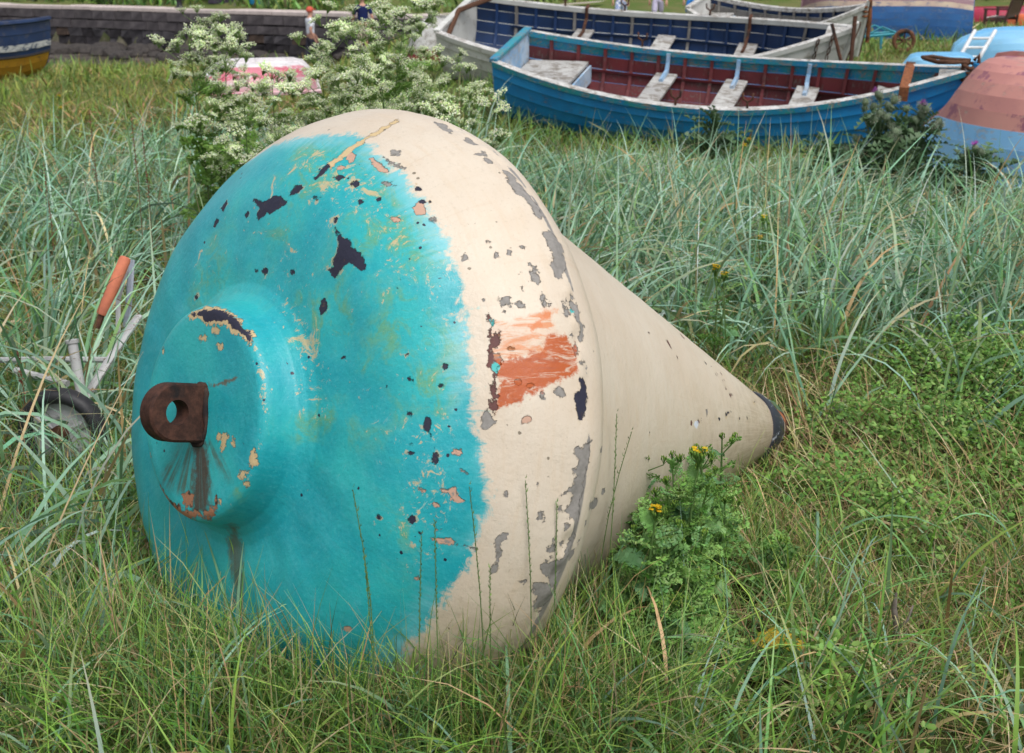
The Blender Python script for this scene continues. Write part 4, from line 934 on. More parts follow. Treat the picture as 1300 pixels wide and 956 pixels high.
up5, hu5 = upturned('upturned_boat', 'small upturned boat with white bottom and red gunwale beside the white boat stern', 'boat', AT(596, 80, 16.6), AT(538, 76, 17.2), .95, .5, [(0, .8, WHITERAIL), (.8, 1, paint('dull_red_gunwale', (.28, .03, .04), (.2, .02, .03)))], tw=.6, flat=.75, lap=.006, n=6)
p1, p2 = AT(1205, 29, 46), AT(1330, 27, 45)
up6, hu6 = upturned('upturned_boat', 'low crimson upturned boat beyond the wooden bench', 'boat', (p1.x, p1.y, float(hgt(p1.x, p1.y))), (p2.x, p2.y, float(hgt(p2.x, p2.y))), 1.7, .45, [(0, 1, CRIMSON)], tw=.8, lap=.006, n=6)
p1, p2 = AT(1277, 38, 41.0), AT(1350, 37, 40.4)
up7, hu7 = upturned('kayak', 'orange kayak lying on the grass behind the wooden bench', 'kayak', (p1.x, p1.y, float(hgt(p1.x, p1.y)) + .05), (p2.x, p2.y, float(hgt(p2.x, p2.y)) + .05), .62, .34, [(0, 1, plain('orange_plastic', (.72, .17, .07), (.62, .13, .05), .4))], tw=.1, lap=.002, n=6, skeg=False)

# navy and yellow boat at the left edge, upright
def left_boat():
    st = AT(14, 25, 20.2); bw = AT(-270, 25, 17.0); h = Hull((Vector(bw) - Vector(st)).length, 1.9, .86, .86, .12, .12, .5)
    root = thing('moored_boat', 'navy and yellow boat with a white stripe aground at the left edge', 'boat')
    qs = np.linspace(0, 1, 9)
    for side in (-1, 1):
        for k in range(8):
            m = YELLOWH if k < 5 else NAVYH; h.strip(qs[k], qs[k + 1], side, mi=(0, 1), lap=.01).obj('strake', [m, NAVYIN], root, angle=40)
        mb = MB(); mb.tube([h.pt(u, 1, side) + Vector((0, side * .02, 0)) for u in np.linspace(0, 1, 20)], .035, 5); mb.obj('gunwale', NAVYH, root)
        mb = MB(); vs = []
        for u in np.linspace(0, 1, 20): vs += [h.pt(u, .70, side, .022), h.pt(u, .77, side, .022)]
        mb.add(vs, [(2 * k, 2 * k + 2, 2 * k + 3, 2 * k + 1)[::side] for k in range(19)]); mb.obj('white_stripe', WHITESTRIPE, root)
        mb = MB(); mb.tube([h.pt(u, .63, side, .012) for u in np.linspace(0, 1, 20)], .022, 5); mb.obj('rubbing_strake', plain('dark_rubber', (.03, .025, .025)), root)
    out_ = [h.pt(0, q, 1) for q in np.linspace(0, 1, 9)] + [h.pt(0, q, -1) for q in np.linspace(1, 0, 9)][:-1]; n_ = len(out_)
    mb = MB(); mb.add([p + Vector((-.02, 0, 0)) for p in out_] + [p + Vector((.03, 0, 0)) for p in out_], [tuple(range(n_))[::-1], tuple(range(n_, 2 * n_))] + [(k, (k + 1) % n_, n_ + (k + 1) % n_, n_ + k) for k in range(n_)]); mb.obj('transom', NAVYH, root)
    for u in (.25, .5, .75): MB().box((u * h.L, 0, h.zs(u) - .18), (.24, 2 * h.half(u) - .08, .035)).obj('thwart', WOODGREY, root)
    place(root, h, bw, st, R(3)); BOATS.append((root, h))
left_boat()

# ladder across the light blue hull
def ladder():
    a0, a1 = AT(1212, 84, 14.42), AT(1236, 42, 14.86); b0, b1 = AT(1237, 84, 14.42), AT(1262, 42, 14.9)
    for p in (a0, b0): pass
    root = thing('ladder', 'short white ladder leaning on the light blue upturned dinghy', 'ladder', a0); o = Vector(a0); m = paint('white_ladder_paint', (.72, .73, .74), (.6, .62, .64), (.4, .4, .4), .2)
    up = Vector((0, -.035, .03))
    MB().tube([a0 - o + up, a1 - o + up], .022, 6).obj('rail', m, root); MB().tube([b0 - o + up, b1 - o + up], .022, 6).obj('rail', m, root)
    for f in (.2, .48, .76): MB().tube([a0.lerp(a1, f) - o + up, b0.lerp(b1, f) - o + up], .016, 6).obj('rung', m, root)
ladder()
# rounded light blue tender bow between the blue boat and the dinghy
t1, ht1 = upturned('upturned_tender', 'small pale blue upturned tender peeping over the bow of the blue rowing boat', 'boat', gz(4.3, 14.2, .0), gz(5.1, 14.1, .0), .6, .30, [(0, 1, LIGHTBLUE)], tw=.7, lap=.002, n=6, flat=.5, bf=2.8, rake=.05, sheer=.02)
# ---------------------------------------------------------------- wooden bench, cart, trolley, tyre
def bench():
    c = AT(1268, 42, 36.5); c.z = float(hgt(c.x, c.y)); m = paint('dark_red_brown_wood', (.06, .022, .018), (.045, .016, .014), (.12, .07, .06), .2)
    root = thing('wooden_bench', 'dark brown wooden bench on the grass at the top right corner', 'bench', c, R(58))
    for sx in (-.78, .78):
        MB().box((sx, .25, .33), (.07, .07, .66)).obj('leg', m, root); MB().tube([(sx, -.28, 0), (sx, -.30, .45), (sx, -.44, 1.0)], .042, 4).obj('leg', m, root)
        MB().box((sx, -.02, .68), (.075, .66, .045)).obj('armrest', m, root, bevel=.008); MB().box((sx, -.02, .38), (.05, .5, .07)).obj('seat_rail', m, root)
    for k in range(5): MB().box((0, .25 - k * .115, .435), (1.5, .095, .028)).obj('seat_slat', WHITERAIL if k == 0 else m, root)
    for z, t in ((.52, -.33), (.98, -.43)): MB().box((0, t, z), (1.5, .04, .08)).obj('back_rail', m, root)
    for k in range(12): MB().box((-.69 + k * .1255, -.38, .75), (.112, .022, .42), Matrix.Rotation(.2, 3, 'X')).obj('back_slat', m, root)
    return root
bench()
def wheel(root, c, ax, ro, rt, width, mt, mr_, spokes=0, mh=None, disc=False):
    mb = MB(); prof_ = []
    for q in np.linspace(0, 2 * math.pi, 14, endpoint=False): prof_.append((width / 2 * math.cos(q) * (1 if abs(math.cos(q)) < .8 else .97), ro - rt + rt * math.sin(q)))
    mb.lathe(prof_, c, ax, 40, closed=True); ty = mb.obj('tyre', mt, root, smooth=True)
    ri = ro - rt * 1.7
    if disc:
        mb = MB(); mb.lathe([(-.2 * width, 0), (-.22 * width, ri * .3), (-.05 * width, ri * .8), (-.12 * width, ri * 1.05), (.1 * width, ri * 1.05), (.0, ri * .8), (.2 * width, ri * .3), (.2 * width, 0)], c, ax, 32); mb.obj('rim', mr_, root, angle=40)
    else:
        mb = MB(); mb.lathe([(-width * .3, ri), (width * .3, ri), (width * .3, ri + .015), (-width * .3, ri + .015)], c, ax, 32, closed=True); mb.obj('rim', mr_, root)
    ax = Vector(ax).normalized(); u = ax.orthogonal().normalized(); v = ax.cross(u)
    for k in range(spokes):
        a = 2 * math.pi * k / spokes + .3; d = u * math.cos(a) + v * math.sin(a); MB().tube([Vector(c) + d * ri * .15, Vector(c) + d * ri], .012 if not disc else .016, 6, flat=1.3).obj('spoke', mr_, root)
    MB().lathe([(-width * .55, 0), (-width * .55, .03), (width * .55, .03), (width * .55, 0)], c, ax, 16).obj('hub', mh or mr_, root, angle=40)
def cart():
    c = AT(1108, 63, 18.6); c.z = float(hgt(c.x, c.y)); root = thing('boat_cart', 'small turquoise metal launching cart with a rusty wheel behind the white boat', 'cart', c)
    m = paint('turquoise_frame_paint', (.02, .26, .33), (.02, .2, .27), (.2, .1, .06), .3)
    for y in (-.2, .2): MB().tube([(-.45, y, .2), (.36, y, .27)], .022, 6).obj('side_bar', m, root)
    for x in (-.4, -.12, .15, .33): MB().tube([(x, -.2, .24), (x, .2, .24)], .02, 6).obj('cross_bar', m, root)
    for x in (-.38, .05): MB().tube([(x, -.2, .23), (x, -.22, 0)], .02, 6).obj('leg', m, root)
    for y in (-.2, .2): MB().tube([(-.2, y, .22), (.05, y, .36), (.3, y, .26)], .016, 6).obj('hoop', m, root)
    wheel(root, (.36, -.26, .17), (0, 1, 0), .17, .03, .05, rusty('rust_tyre'), RUST, 6)
    MB().tube([(.36, -.26, .17), (.36, .24, .17)], .014, 6).obj('axle', RUST, root)
cart()
def trolley():
    """small white tube framed launching trolley lying in the grass left of the buoy"""
    wc = AT(80, 549, 3.86); gz_ = float(hgt(wc.x, wc.y)); root = thing('launching_trolley', 'white tube framed trolley with one black wheel and orange grip left of the buoy', 'trolley', (wc.x, wc.y, gz_)); o = Vector(root.location)
    m = paint('chalky_white_tube_paint', (.50, .50, .50), (.38, .38, .39), (.20, .14, .10), .42, 20, .6); tyre = plain('black_tyre_rubber', (.016, .016, .02), (.028, .028, .032), .55, 40, .4, .3)
    grip = plain('faded_orange_foam_grip', (.62, .20, .11), (.50, .16, .10), .75, 30, .3, .5); hubm = paint('dirty_white_plastic', (.46, .46, .48), (.36, .36, .38), (.2, .17, .13), .3, 16, .5)
    wheel(root, wc - o, (.14, .99, -.05), .152, .026, .07, tyre, hubm, 3, RUST, True)
    g = lambda px, py, y: AT(px, py, y) - o
    MB().tube([g(104, 505, 3.98), g(92, 436, 4.02)], .017, 12).obj('upright_tube', m, root, angle=40)
    mb = MB(); e = g(92, 436, 4.02); mb.lathe([(0, .021), (.012, .023), (.014, .016), (-.02, .015)], e, (e - g(104, 505, 3.98)), 14); mb.obj('tube_end', m, root, angle=40)
    MB().tube([g(88, 545, 3.95), g(112, 500, 4.0), g(140, 455, 4.12), g(176, 402, 4.3)], .018, 8, flat=.7).obj('main_bar', m, root, angle=40)
    MB().tube([g(-40, 458, 4.3), g(60, 456, 4.2), g(136, 457, 4.12)], .011, 8).obj('cross_bar', m, root, angle=40)
    MB().tube([g(20, 470, 4.1), g(86, 487, 4.0)], .012, 8).obj('stay', m, root, angle=40)
    MB().tube([g(160, 415, 4.4), g(164, 378, 4.42), g(167, 330, 4.45)], .018, 6, flat=.5).obj('handle_tube', paint('blue_grey_alloy', (.42, .46, .55), (.32, .36, .45), (.2, .2, .2), .3, 20, .4), root)
    MB().tube([g(150, 428, 4.35), g(150, 380, 4.42), g(163, 333, 4.45)], .010, 6).obj('handle_brace', m, root)
    a, b = g(129, 400, 4.3), g(160, 326, 4.38); d = (b - a)
    mb = MB(); mb.lathe([(0, .0), (0, .017), (.006, .021), (d.length - .012, .021), (d.length - .003, .018), (d.length, .010), (d.length, 0)], a, d, 20); mb.obj('grip', grip, root, angle=50)
    MB().tube([a - d.normalized() * .05, a], .012, 8).obj('grip_end', RUST, root)
trolley()
def tyre():
    p = AT(-14, 850, 2.58); root = thing('old_tyre', 'black rubber tyre just showing at the bottom left corner', 'tyre', (p.x - .14, p.y, float(hgt(p.x, p.y))))
    m = plain('black_old_rubber', (.012, .012, .018), (.025, .025, .03), .5, 40, .4, .3); mb = MB()
    prof_ = [(.0, .10), (.0, .15), (.02, .18), (.045, .185), (.07, .18), (.09, .15), (.09, .10), (.06, .095), (.03, .095)]
    mb.lathe(prof_, (0, 0, 0.01), (.1, -.1, 1), 40, closed=True); mb.obj('tyre_body', m, root, angle=35)
    tm = MB().box((0, 0, 0), (.012, .012, .07)).mesh('tread_block', m)
    for k in range(36):
        a = k / 36 * 2 * math.pi; o = link('tread_block', tm, root, (.187 * math.cos(a), .187 * math.sin(a), .055)); o.rotation_euler = (0, 0, a)
tyre()

# ---------------------------------------------------------------- people on the shore
SKIN = plain('skin', (.52, .29, .21), (.47, .25, .18), .6, 5, .3, .05)
def cloth(n, a): return plain(n, a, tuple(x * .85 for x in a), .85, 14, .2, .2)
def skinned(name, verts, edges, radii, mat, parent, root_i=0, sub=2):
    bm = bmesh.new(); lay = bm.verts.layers.skin.verify(); vv = []
    for p, r in zip(verts, radii):
        v = bm.verts.new(p); v[lay].radius = (r, r) if not hasattr(r, '__len__') else r; vv.append(v)
    vv[root_i][lay].use_root = True
    for a, b in edges: bm.edges.new((vv[a], vv[b]))
    me = bpy.data.meshes.new(name); bm.to_mesh(me); bm.free(); me.materials.append(mat)
    o = link(name, me, parent); o.modifiers.new('skin', 'SKIN').use_smooth_shade = True; s = o.modifiers.new('sub', 'SUBSURF'); s.levels = s.render_levels = sub
    return o
def person(label, px, y, facing, shirt, short, hair, hat=None, stride=.12, bend=.15, group=None, long_=False):
    x = (px - 650) / FPX * (y * math.cos(PITCH) + 1.9 * math.sin(PITCH)); z = float(hgt(x, y))
    root = thing('person', label, 'person', (x, y, z), facing, group)
    P = []; E = []; RR = []
    def v(p, r, par=None):
        P.append(Vector(p)); RR.append(r)
        if par is not None: E.append((par, len(P) - 1))
        return len(P) - 1
    pel = v((0, 0, .93), (.155, .11)); bel = v((0, .0, 1.08), (.14, .10), pel); che = v((0, .01, 1.28), (.165, .115), bel); shl = v((0, 0, 1.41), (.12, .085), che)
    nk = v((0, .01, 1.49), .052, shl); jaw = v((0, .03, 1.56), (.062, .07), nk); cr = v((0, .02, 1.65), (.075, .09), jaw); v((0, .015, 1.71), (.06, .07), cr)
    hip = {}; arm = {}
    for s_ in (-1, 1):
        st = stride * s_
        h = v((s_ * .09, 0, .88), .085, pel); k = v((s_ * .10, st * .6 + .03, .48), .056, h); a = v((s_ * .10, st - .05 * (s_ < 0), .09), .038, k); f = v((s_ * .105, st + .10, .035), .034, a); v((s_ * .11, st + .17, .025), .026, f); hip[s_] = (h, k, a)
        sh = v((s_ * .19, 0, 1.39), .056, shl); el = v((s_ * .25, -st * .7 - .01, 1.12), .040, sh); wr = v((s_ * .25, -st * 1.1 + bend, .90), .028, el); arm[s_] = (sh, el, wr)
        hd = v((s_ * .25, -st * 1.1 + bend + .03, .83), .034, wr)
        for j in range(4):
            fx = s_ * (.225 + .0 + j * .017); kx = v((fx, -st * 1.1 + bend + .055, .775 - .004 * abs(j - 1.5)), .0095, hd); v((fx, -st * 1.1 + bend + .05, .735 - .006 * abs(j - 1.5)), .008, kx)
        th_ = v((s_ * .215, -st * 1.1 + bend + .075, .82), .011, hd); v((s_ * .212, -st * 1.1 + bend + .095, .785), .009, th_)
    skinned('body', P, E, RR, SKIN, root)
    q = lambda i, g=.014: tuple(x + g for x in (RR[i] if hasattr(RR[i], '__len__') else (RR[i], RR[i])))
    vs = [P[pel] + Vector((0, 0, .03)), P[bel], P[che], P[shl]]; rr = [q(pel), q(bel), q(che), q(shl)]; ed = [(0, 1), (1, 2), (2, 3)]
    for s_ in (-1, 1):
        sh, el, wr = arm[s_]; n0 = len(vs); vs += [P[sh], P[sh].lerp(P[el], .75)]; rr += [q(sh), q(el, .018)]; ed += [(3, n0), (n0, n0 + 1)]
    skinned('shirt', vs, ed, rr, shirt, root)
    vs = [P[pel] + Vector((0, 0, .06)), P[pel]]; rr = [q(pel, .018), q(pel, .02)]; ed = [(0, 1)]
    for s_ in (-1, 1):
        h, k, a = hip[s_]; n0 = len(vs); vs += [P[h], P[h].lerp(P[k], .95)]; rr += [q(h, .02), q(k, .035)]; ed += [(1, n0), (n0, n0 + 1)]
        if long_: vs += [P[a] + Vector((0, 0, .03))]; rr += [q(a, .03)]; ed += [(n0 + 1, n0 + 2)]
    skinned('trousers' if long_ else 'shorts', vs, ed, rr, short, root)
    shoe = plain('dark_shoe', (.05, .04, .04))
    for s_ in (-1, 1):
        h, k, a = hip[s_]; p0 = P[a]; skinned('shoe', [p0 + Vector((0, -.02, -.045)), p0 + Vector((0, .07, -.052)), p0 + Vector((0, .18, -.058))], [(0, 1), (1, 2)], [(.046, .05), (.044, .04), (.034, .03)], shoe, root, 0, 1)
    # face and hair
    c = P[cr]
    mb = MB()
    for s_ in (-1, 1): mb.lathe([(0, .0), (.004, .009), (.007, .0)], c + Vector((s_ * .03, .088, -.03)), (0, 1, 0), 8)
    mb.obj('eye', plain('eye_white', (.2, .17, .15)), root, smooth=True)
    mb = MB(); mb.add([c + Vector(p) for p in ((-.012, .085, -.065), (.012, .085, -.065), (0, .108, -.062), (0, .085, -.025))], [(0, 1, 2), (0, 2, 3), (1, 3, 2)]); mb.obj('nose', SKIN, root)
    mb = MB(); mb.tube([c + Vector((-.022, .083, -.095)), c + Vector((0, .09, -.097)), c + Vector((.022, .083, -.095))], .004, 5); mb.obj('mouth', plain('lips', (.35, .12, .1)), root)
    bm = bmesh.new(); bmesh.ops.create_uvsphere(bm, u_segments=16, v_segments=10, radius=1)
    for v_ in list(bm.verts):
        if v_.co.z < -.35 or (v_.co.y > .55 and v_.co.z < .3): v_.co = v_.co * .8
        v_.co = Vector((v_.co.x * .098, v_.co.y * .112 - .006, v_.co.z * .112 + .02)) + c
    me = bpy.data.meshes.new('hair'); bm.to_mesh(me); bm.free(); me.materials.append(hat or hair); me.polygons.foreach_set('use_smooth', [True] * len(me.polygons)); link('cap' if hat else 'hair', me, root)
    if hat: MB().lathe([(0, .0), (.0, .09), (.012, .10), (.016, .09), (.016, 0)], c + Vector((0, .07, .03)), (0, -.1, 1), 16).obj('cap_brim', hat, root)
    return root
hairb = plain('brown_hair', (.06, .035, .02), (.04, .022, .012), .7)
person('person in white shirt and orange red cap walking below the harbour wall', 393.5, 37.5, R(-60), cloth('white_shirt', (.72, .75, .82)), cloth('dark_trousers', (.05, .05, .07)), hairb, cloth('orange_red_cap', (.62, .12, .08)), long_=True)
person('person in navy top and pale blue cap behind the white flowers', 461, 36.0, R(20), cloth('navy_top', (.012, .02, .09)), cloth('pale_pink_shorts', (.55, .4, .4)), hairb, cloth('pale_blue_cap', (.3, .45, .6)))
def checked():
    t = NT('blue_white_check_cloth'); ck = t.N('ShaderNodeTexChecker'); t.L(t.coord(), ck.inputs['Vector']); ck.inputs['Scale'].default_value = 14
    ck.inputs['Color1'].default_value = (.7, .72, .8, 1); ck.inputs['Color2'].default_value = (.22, .3, .55, 1); return t.done(ck.outputs[0], .9, None, .2)
person('person in blue and white checked shorts walking on the far grass', 788, 40, R(170), checked(), checked(), hairb, None, .15)
person('person in dark top and lilac shorts walking on the far grass', 834.5, 39.5, R(175), cloth('dark_navy_top', (.025, .03, .07)), cloth('lilac_shorts', (.5, .46, .62)), hairb, None, .2, .1)
person('person in bright blue top walking on the far grass beside the dinghy', 878, 39, R(165), cloth('bright_blue_top', (.02, .22, .72)), cloth('bright_blue_shorts', (.03, .2, .6)), hairb, None, .15)
# ---------------------------------------------------------------- grasses
def in_buoy(x, y, z, pad=0.0):
    q = np.stack([x, y, z], -1) - BP; t = q @ BA; rad = np.linalg.norm(q - t[..., None] * BA, axis=-1)
    return (t > 0) & (t < 2.2) & (rad < np.interp(t, PROF[:, 0], PROF[:, 1]) + pad)
def in_weeds(x, y): return (((x - .43) / .20) ** 2 + ((y - 2.72) / .60) ** 2 < 1) & (rng.random(len(x)) < .86)
MATS = ((1.85, 4.55, .30, .30, 6500), (1.35, 4.05, .28, .18, 3600), (2.1, 3.85, .25, .3, 3000), (1.75, 3.6, .2, .15, 1800), (1.1, 3.2, .12, .12, 900), (1.35, 2.75, .10, .08, 500), (1.62, 2.95, .07, .07, 420), (.66, 2.35, .1, .1, 500), (1.0, 3.45, .2, .12, 1200), (1.9, 4.9, .4, .2, 1800), (1.55, 3.25, .1, .1, 600), (-1.0, 2.9, .1, .1, 400))
def in_mats(x, y):
    m = np.zeros(len(x))
    for cx, cy, s1, s2, n in MATS: m = np.maximum(m, np.exp(-.5 * (((x - cx) / s1) ** 2 + ((y - cy) / s2) ** 2)))
    return rng.random(len(x)) < np.clip(m * 1.1, 0, .85)
def in_boat(x, y):
    bad = np.zeros(len(x), bool)
    for root, h in BOATS:
        Mi = np.array(root.matrix_basis.inverted()); z = hgt(x, y) + .12
        q = np.stack([x, y, z, np.ones_like(x)], 1) @ Mi.T
        u = q[:, 0] / h.L; near = (u > 0) & (u < 1) & (np.abs(q[:, 1]) < h.B / 2)
        if near.any():
            hb_ = np.array([h.half(float(k)) for k in np.clip(u[near], 0, 1)]); bad[np.where(near)[0][np.abs(q[near, 1]) < hb_ * .92]] = True
    return bad
def sector(n, d0, d1, half=30, pw=.5):
    """random ground points in the wedge seen from the path, distance d0..d1 (pw .5 = even, larger = denser near)"""
    f = rng.random(n) ** pw if pw < 1 else rng.random(n)
    d = d0 + (d1 - d0) * f if pw >= 1 else np.sqrt(d0 ** 2 + (d1 ** 2 - d0 ** 2) * rng.random(n))
    a = np.radians(rng.uniform(-half, half, n)); return d * np.sin(a), d * np.cos(a)
def blades(x, y, L, W, az, el, curl, ns=4, col=None, tipc=None, twist=None, z=None, vfold=False):
    """ribbon blades: el start elevation, curl bend over the length; returns V, F, C"""
    n = len(x); u = np.linspace(0, 1, ns + 1); z = hgt(x, y) - .01 if z is None else z
    th = el[:, None] - curl[:, None] * u ** 1.4
    ds = L[:, None] / ns; ch = np.cos(th) * ds; sh = np.sin(th) * ds
    rr = np.concatenate([np.zeros((n, 1)), np.cumsum((ch[:, 1:] + ch[:, :-1]) / 2, 1)], 1); zz = np.concatenate([np.zeros((n, 1)), np.cumsum((sh[:, 1:] + sh[:, :-1]) / 2, 1)], 1)
    ca, sa = np.cos(az)[:, None], np.sin(az)[:, None]
    px = x[:, None] + rr * ca; py = y[:, None] + rr * sa; pz = np.maximum(z[:, None] + zz, z[:, None] + .005)
    wv = W[:, None] / 2 * np.clip(1.02 - u ** 2.2, .06, 1)[None]
    tw = (rng.uniform(-.9, .9, n) if twist is None else twist)[:, None] + rng.uniform(-.5, .5, n)[:, None] * u
    # width direction: horizontal normal of the bending plane, rolled about the blade by tw
    hx, hy = -sa, ca; nx_, ny_, nz_ = -np.sin(th) * ca, -np.sin(th) * sa, np.cos(th)
    wx = hx * np.cos(tw) + nx_ * np.sin(tw); wy = hy * np.cos(tw) + ny_ * np.sin(tw); wz = nz_ * np.sin(tw)
    A = np.stack([px - wx * wv, py - wy * wv, pz - wz * wv], 2); B = np.stack([px + wx * wv, py + wy * wv, pz + wz * wv], 2)
    V = np.stack([A, B], 2).reshape(-1, 3); m = ns + 1
    b = (np.arange(n)[:, None] * m + np.arange(ns)).ravel() * 2
    F = np.stack([b, b + 1, b + 3, b + 2], 1)
    tipc = col if tipc is None else tipc; f = (u ** 2)[None, :, None]
    C = np.repeat((col[:, None] * (1 - f) + tipc[:, None] * f).reshape(-1, 3), 2, 0)
    return V, F, C
class Veg:
    def __init__(s): s.V = []; s.F = []; s.C = []; s.n = 0
    def add(s, vfc):
        V, F, C = vfc; s.V.append(V); s.F.append(F + s.n); s.C.append(C); s.n += len(V)
    def build(s, name, label, cat, mat=None, kind='stuff'):
        me = npmesh(name, np.concatenate(s.V), np.concatenate(s.F), mat or GRASS, np.concatenate(s.C)); return tag(link(name, me), label, cat, kind=kind)
def pick(pal, n, jit=.18, wts=None):
    pal = np.array(pal); i = rng.choice(len(pal), n, p=None if wts is None else np.array(wts) / sum(wts))
    return np.clip(pal[i] * (1 + rng.normal(0, jit, (n, 1))) * (1 + rng.normal(0, .06, (n, 3))), .005, .9)
MARRAM = [(.21, .37, .25), (.15, .29, .165), (.28, .44, .33), (.09, .20, .09), (.15, .28, .09), (.42, .54, .46)]
GREEN = [(.20, .36, .06), (.14, .29, .045), (.28, .41, .09), (.07, .17, .035), (.16, .33, .10)]
OLIVE = [(.22, .25, .06), (.30, .27, .09), (.15, .17, .035), (.20, .28, .06)]
DRY = [(.50, .38, .20), (.38, .27, .13), (.58, .48, .29), (.30, .19, .10), (.44, .30, .15)]
def marram_density(x, y):
    d = np.hypot(x, y); px = 650 + FPX * x / (y * math.cos(PITCH) + CAM_H * math.sin(PITCH)); nz = noise2(x, y, 1.6, 8)
    right = sstep(4.55, 5.5, d + .45 * nz - .12 * np.clip(x - 1.2, 0, 2)) * (1 - sstep(9.9, 10.5, d + .3 * nz)) * (x > .1)
    left = sstep(3.45, 4.3, d + .4 * nz) * (1 - sstep(9.2, 11.4, d + .5 * nz)) * (x <= .1) * (.55 + .3 * nz)
    return np.clip(right * (.92 + .25 * nz) + left, 0, 1)
def marram():
    g = Veg(); x, y = sector(1750, 3.2, 11.2, 31)
    keep = rng.random(len(x)) < marram_density(x, y); x, y = x[keep], y[keep]
    # a few lone tufts in the short turf
    ex = np.array([-1.05, -1.5, -1.25, -1.42, 1.55, 1.95, 1.1, 2.05, 1.75, -1.12, -1.1, -1.3, -.98, -1.6, -1.35, -1.2]); ey = np.array([3.1, 3.3, 2.75, 2.62, 4.1, 4.3, 4.25, 3.9, 4.5, 3.65, 2.45, 2.3, 2.6, 3.0, 3.5, 2.95])
    cnt = rng.integers(12, 26, len(x)); cnt = np.r_[cnt, np.full(len(ex), 12)]; x = np.r_[x, ex]; y = np.r_[y, ey]
    sz = np.repeat(rng.uniform(.8, 1.2, len(x)), cnt); az0 = np.repeat(rng.uniform(0, 2 * np.pi, len(x)), cnt)
    bx = np.repeat(x, cnt); by = np.repeat(y, cnt); n = len(bx); rad = np.abs(rng.normal(0, .11, n)); az = rng.uniform(0, 2 * np.pi, n)
    bx = bx + rad * np.cos(az); by = by + rad * np.sin(az)
    ok = ~in_buoy(bx, by, hgt(bx, by) + .12, .03) & ~in_boat(bx, by) & ~((((bx - 2.62) / .62) ** 2 + ((by - 8.55) / .8) ** 2 < 1) & (rng.random(n) < .8)) & (np.hypot(bx, by) > 2.2)
    L = sz * rng.uniform(.36, .82, n) * (1 - .45 * sstep(7.5, 9.3, np.hypot(bx, by)) * (bx > 0)) * (1 - .35 * sstep(8.8, 9.8, np.hypot(bx, by)) * (bx > 0)); W = rng.uniform(.0055, .0165, n); 
    az = np.where(rng.random(n) < .35, rng.normal(.5, .8, n), az)
    el = np.radians(rng.normal(66, 15, n)); curl = np.abs(rng.normal(1.4, .8, n))
    col = pick(MARRAM, n, .16, [3, 3, 2, 2, 2, .8]); dry = rng.random(n) < .08; col[dry] = pick(DRY, dry.sum())
    tip = np.where((rng.random(n) < .3)[:, None], pick([(.34, .30, .18)], n), col * 1.05)
    k = ok; g.add(blades(bx[k], by[k], L[k], W[k], az[k], el[k], curl[k], 7, col[k], tip[k], rng.normal(0, .55, k.sum())))
    return g.build('marram_grass', 'tall blue green marram grass arching around the buoy and the boats', 'marram grass')
def turf():
    g = Veg()
    # fine foreground turf
    for n, d0, d1, l0, l1, w0, w1 in ((48000, 1.9, 3.4, .07, .20, .0016, .0032), (62000, 3.2, 6.2, .08, .22, .0022, .004), (34000, 6, 12, .10, .26, .004, .0075), (42000, 11, 24, .10, .28, .008, .016), (26000, 22, 46, .15, .35, .02, .035)):
        x, y = sector(n, d0, d1, 31); ok = ~in_buoy(x, y, hgt(x, y) + .05) & ~in_boat(x, y) & ~in_weeds(x, y) & ~in_mats(x, y)
        D = y - ywall(x); ok &= ~((D > -5.5 + 1.5 * noise2(x, y, .5, 9)) & (D < 2.2) & (x < -2.2)) if d1 > 20 else True
        ok &= rng.random(len(x)) < (.74 + .42 * noise2(x, y, 6.5, 41) if d1 < 7 else 1)
        x, y = x[ok], y[ok]; n = len(x); nz = noise2(x, y, 1.7, 12) + .7 * noise2(x, y, 5.5, 43); d = np.hypot(x, y)
        L = rng.uniform(l0, l1, n) * np.clip(1 + .38 * nz, .35, 2) * (1 - .28 * sstep(.5, 1., x) * (d < 5.2)); W = rng.uniform(w0, w1, n) * np.where(rng.random(n) < .10, 2.1, 1.); az = rng.uniform(0, 6.283, n)
        el = np.radians(rng.normal(62, 16, n)); curl = np.abs(rng.normal(.7, .6, n))
        col = pick(GREEN, n); ol = rng.random(n) < .33 + .35 * np.clip(noise2(x, y, .9, 15), -1, 1); col[ol] = pick(OLIVE, ol.sum())
        dr = rng.random(n) < np.clip(.07 + .20 * noise2(x, y, 1.2, 21) + .05 * (d > 12) + .32 * sstep(.45, .9, x) * (d < 5.0), .03, .6); col[dr] = pick(DRY, dr.sum()); el[dr] -= .35
        if d1 > 20: col = col * np.where(((x < -2) & (d < 30))[:, None], (1.15, .95, .9), (1.0, 1.0, 1.0))
        g.add(blades(x, y, L, W, az, el, curl, 3 if d1 < 10 else 2, col, np.where(rng.random((n, 1)) < .25, col * .5 + .5 * pick(DRY, n), col)))
    # bank behind the wall and paths
    n = 26000; x = rng.uniform(-34, 26, n); y = ywall(x) + 2.3 + 16 * rng.random(n) ** 1.3; L = rng.uniform(.25, .7, n) * (1 + .6 * noise2(x, y, .7, 31))
    col = pick(GREEN + [(.05, .09, .03), (.16, .15, .07)], n, .3) * (1 + .35 * noise2(x, y, .45, 33))[:, None]; g.add(blades(x, y, L, rng.uniform(.05, .12, n), rng.uniform(0, 6.3, n), np.radians(rng.normal(65, 15, n)), np.abs(rng.normal(.6, .5, n)), 2, np.clip(col, .01, .5)))
    return g.build('meadow_grass', 'short green and olive turf with dry stems covering the ground', 'grass')
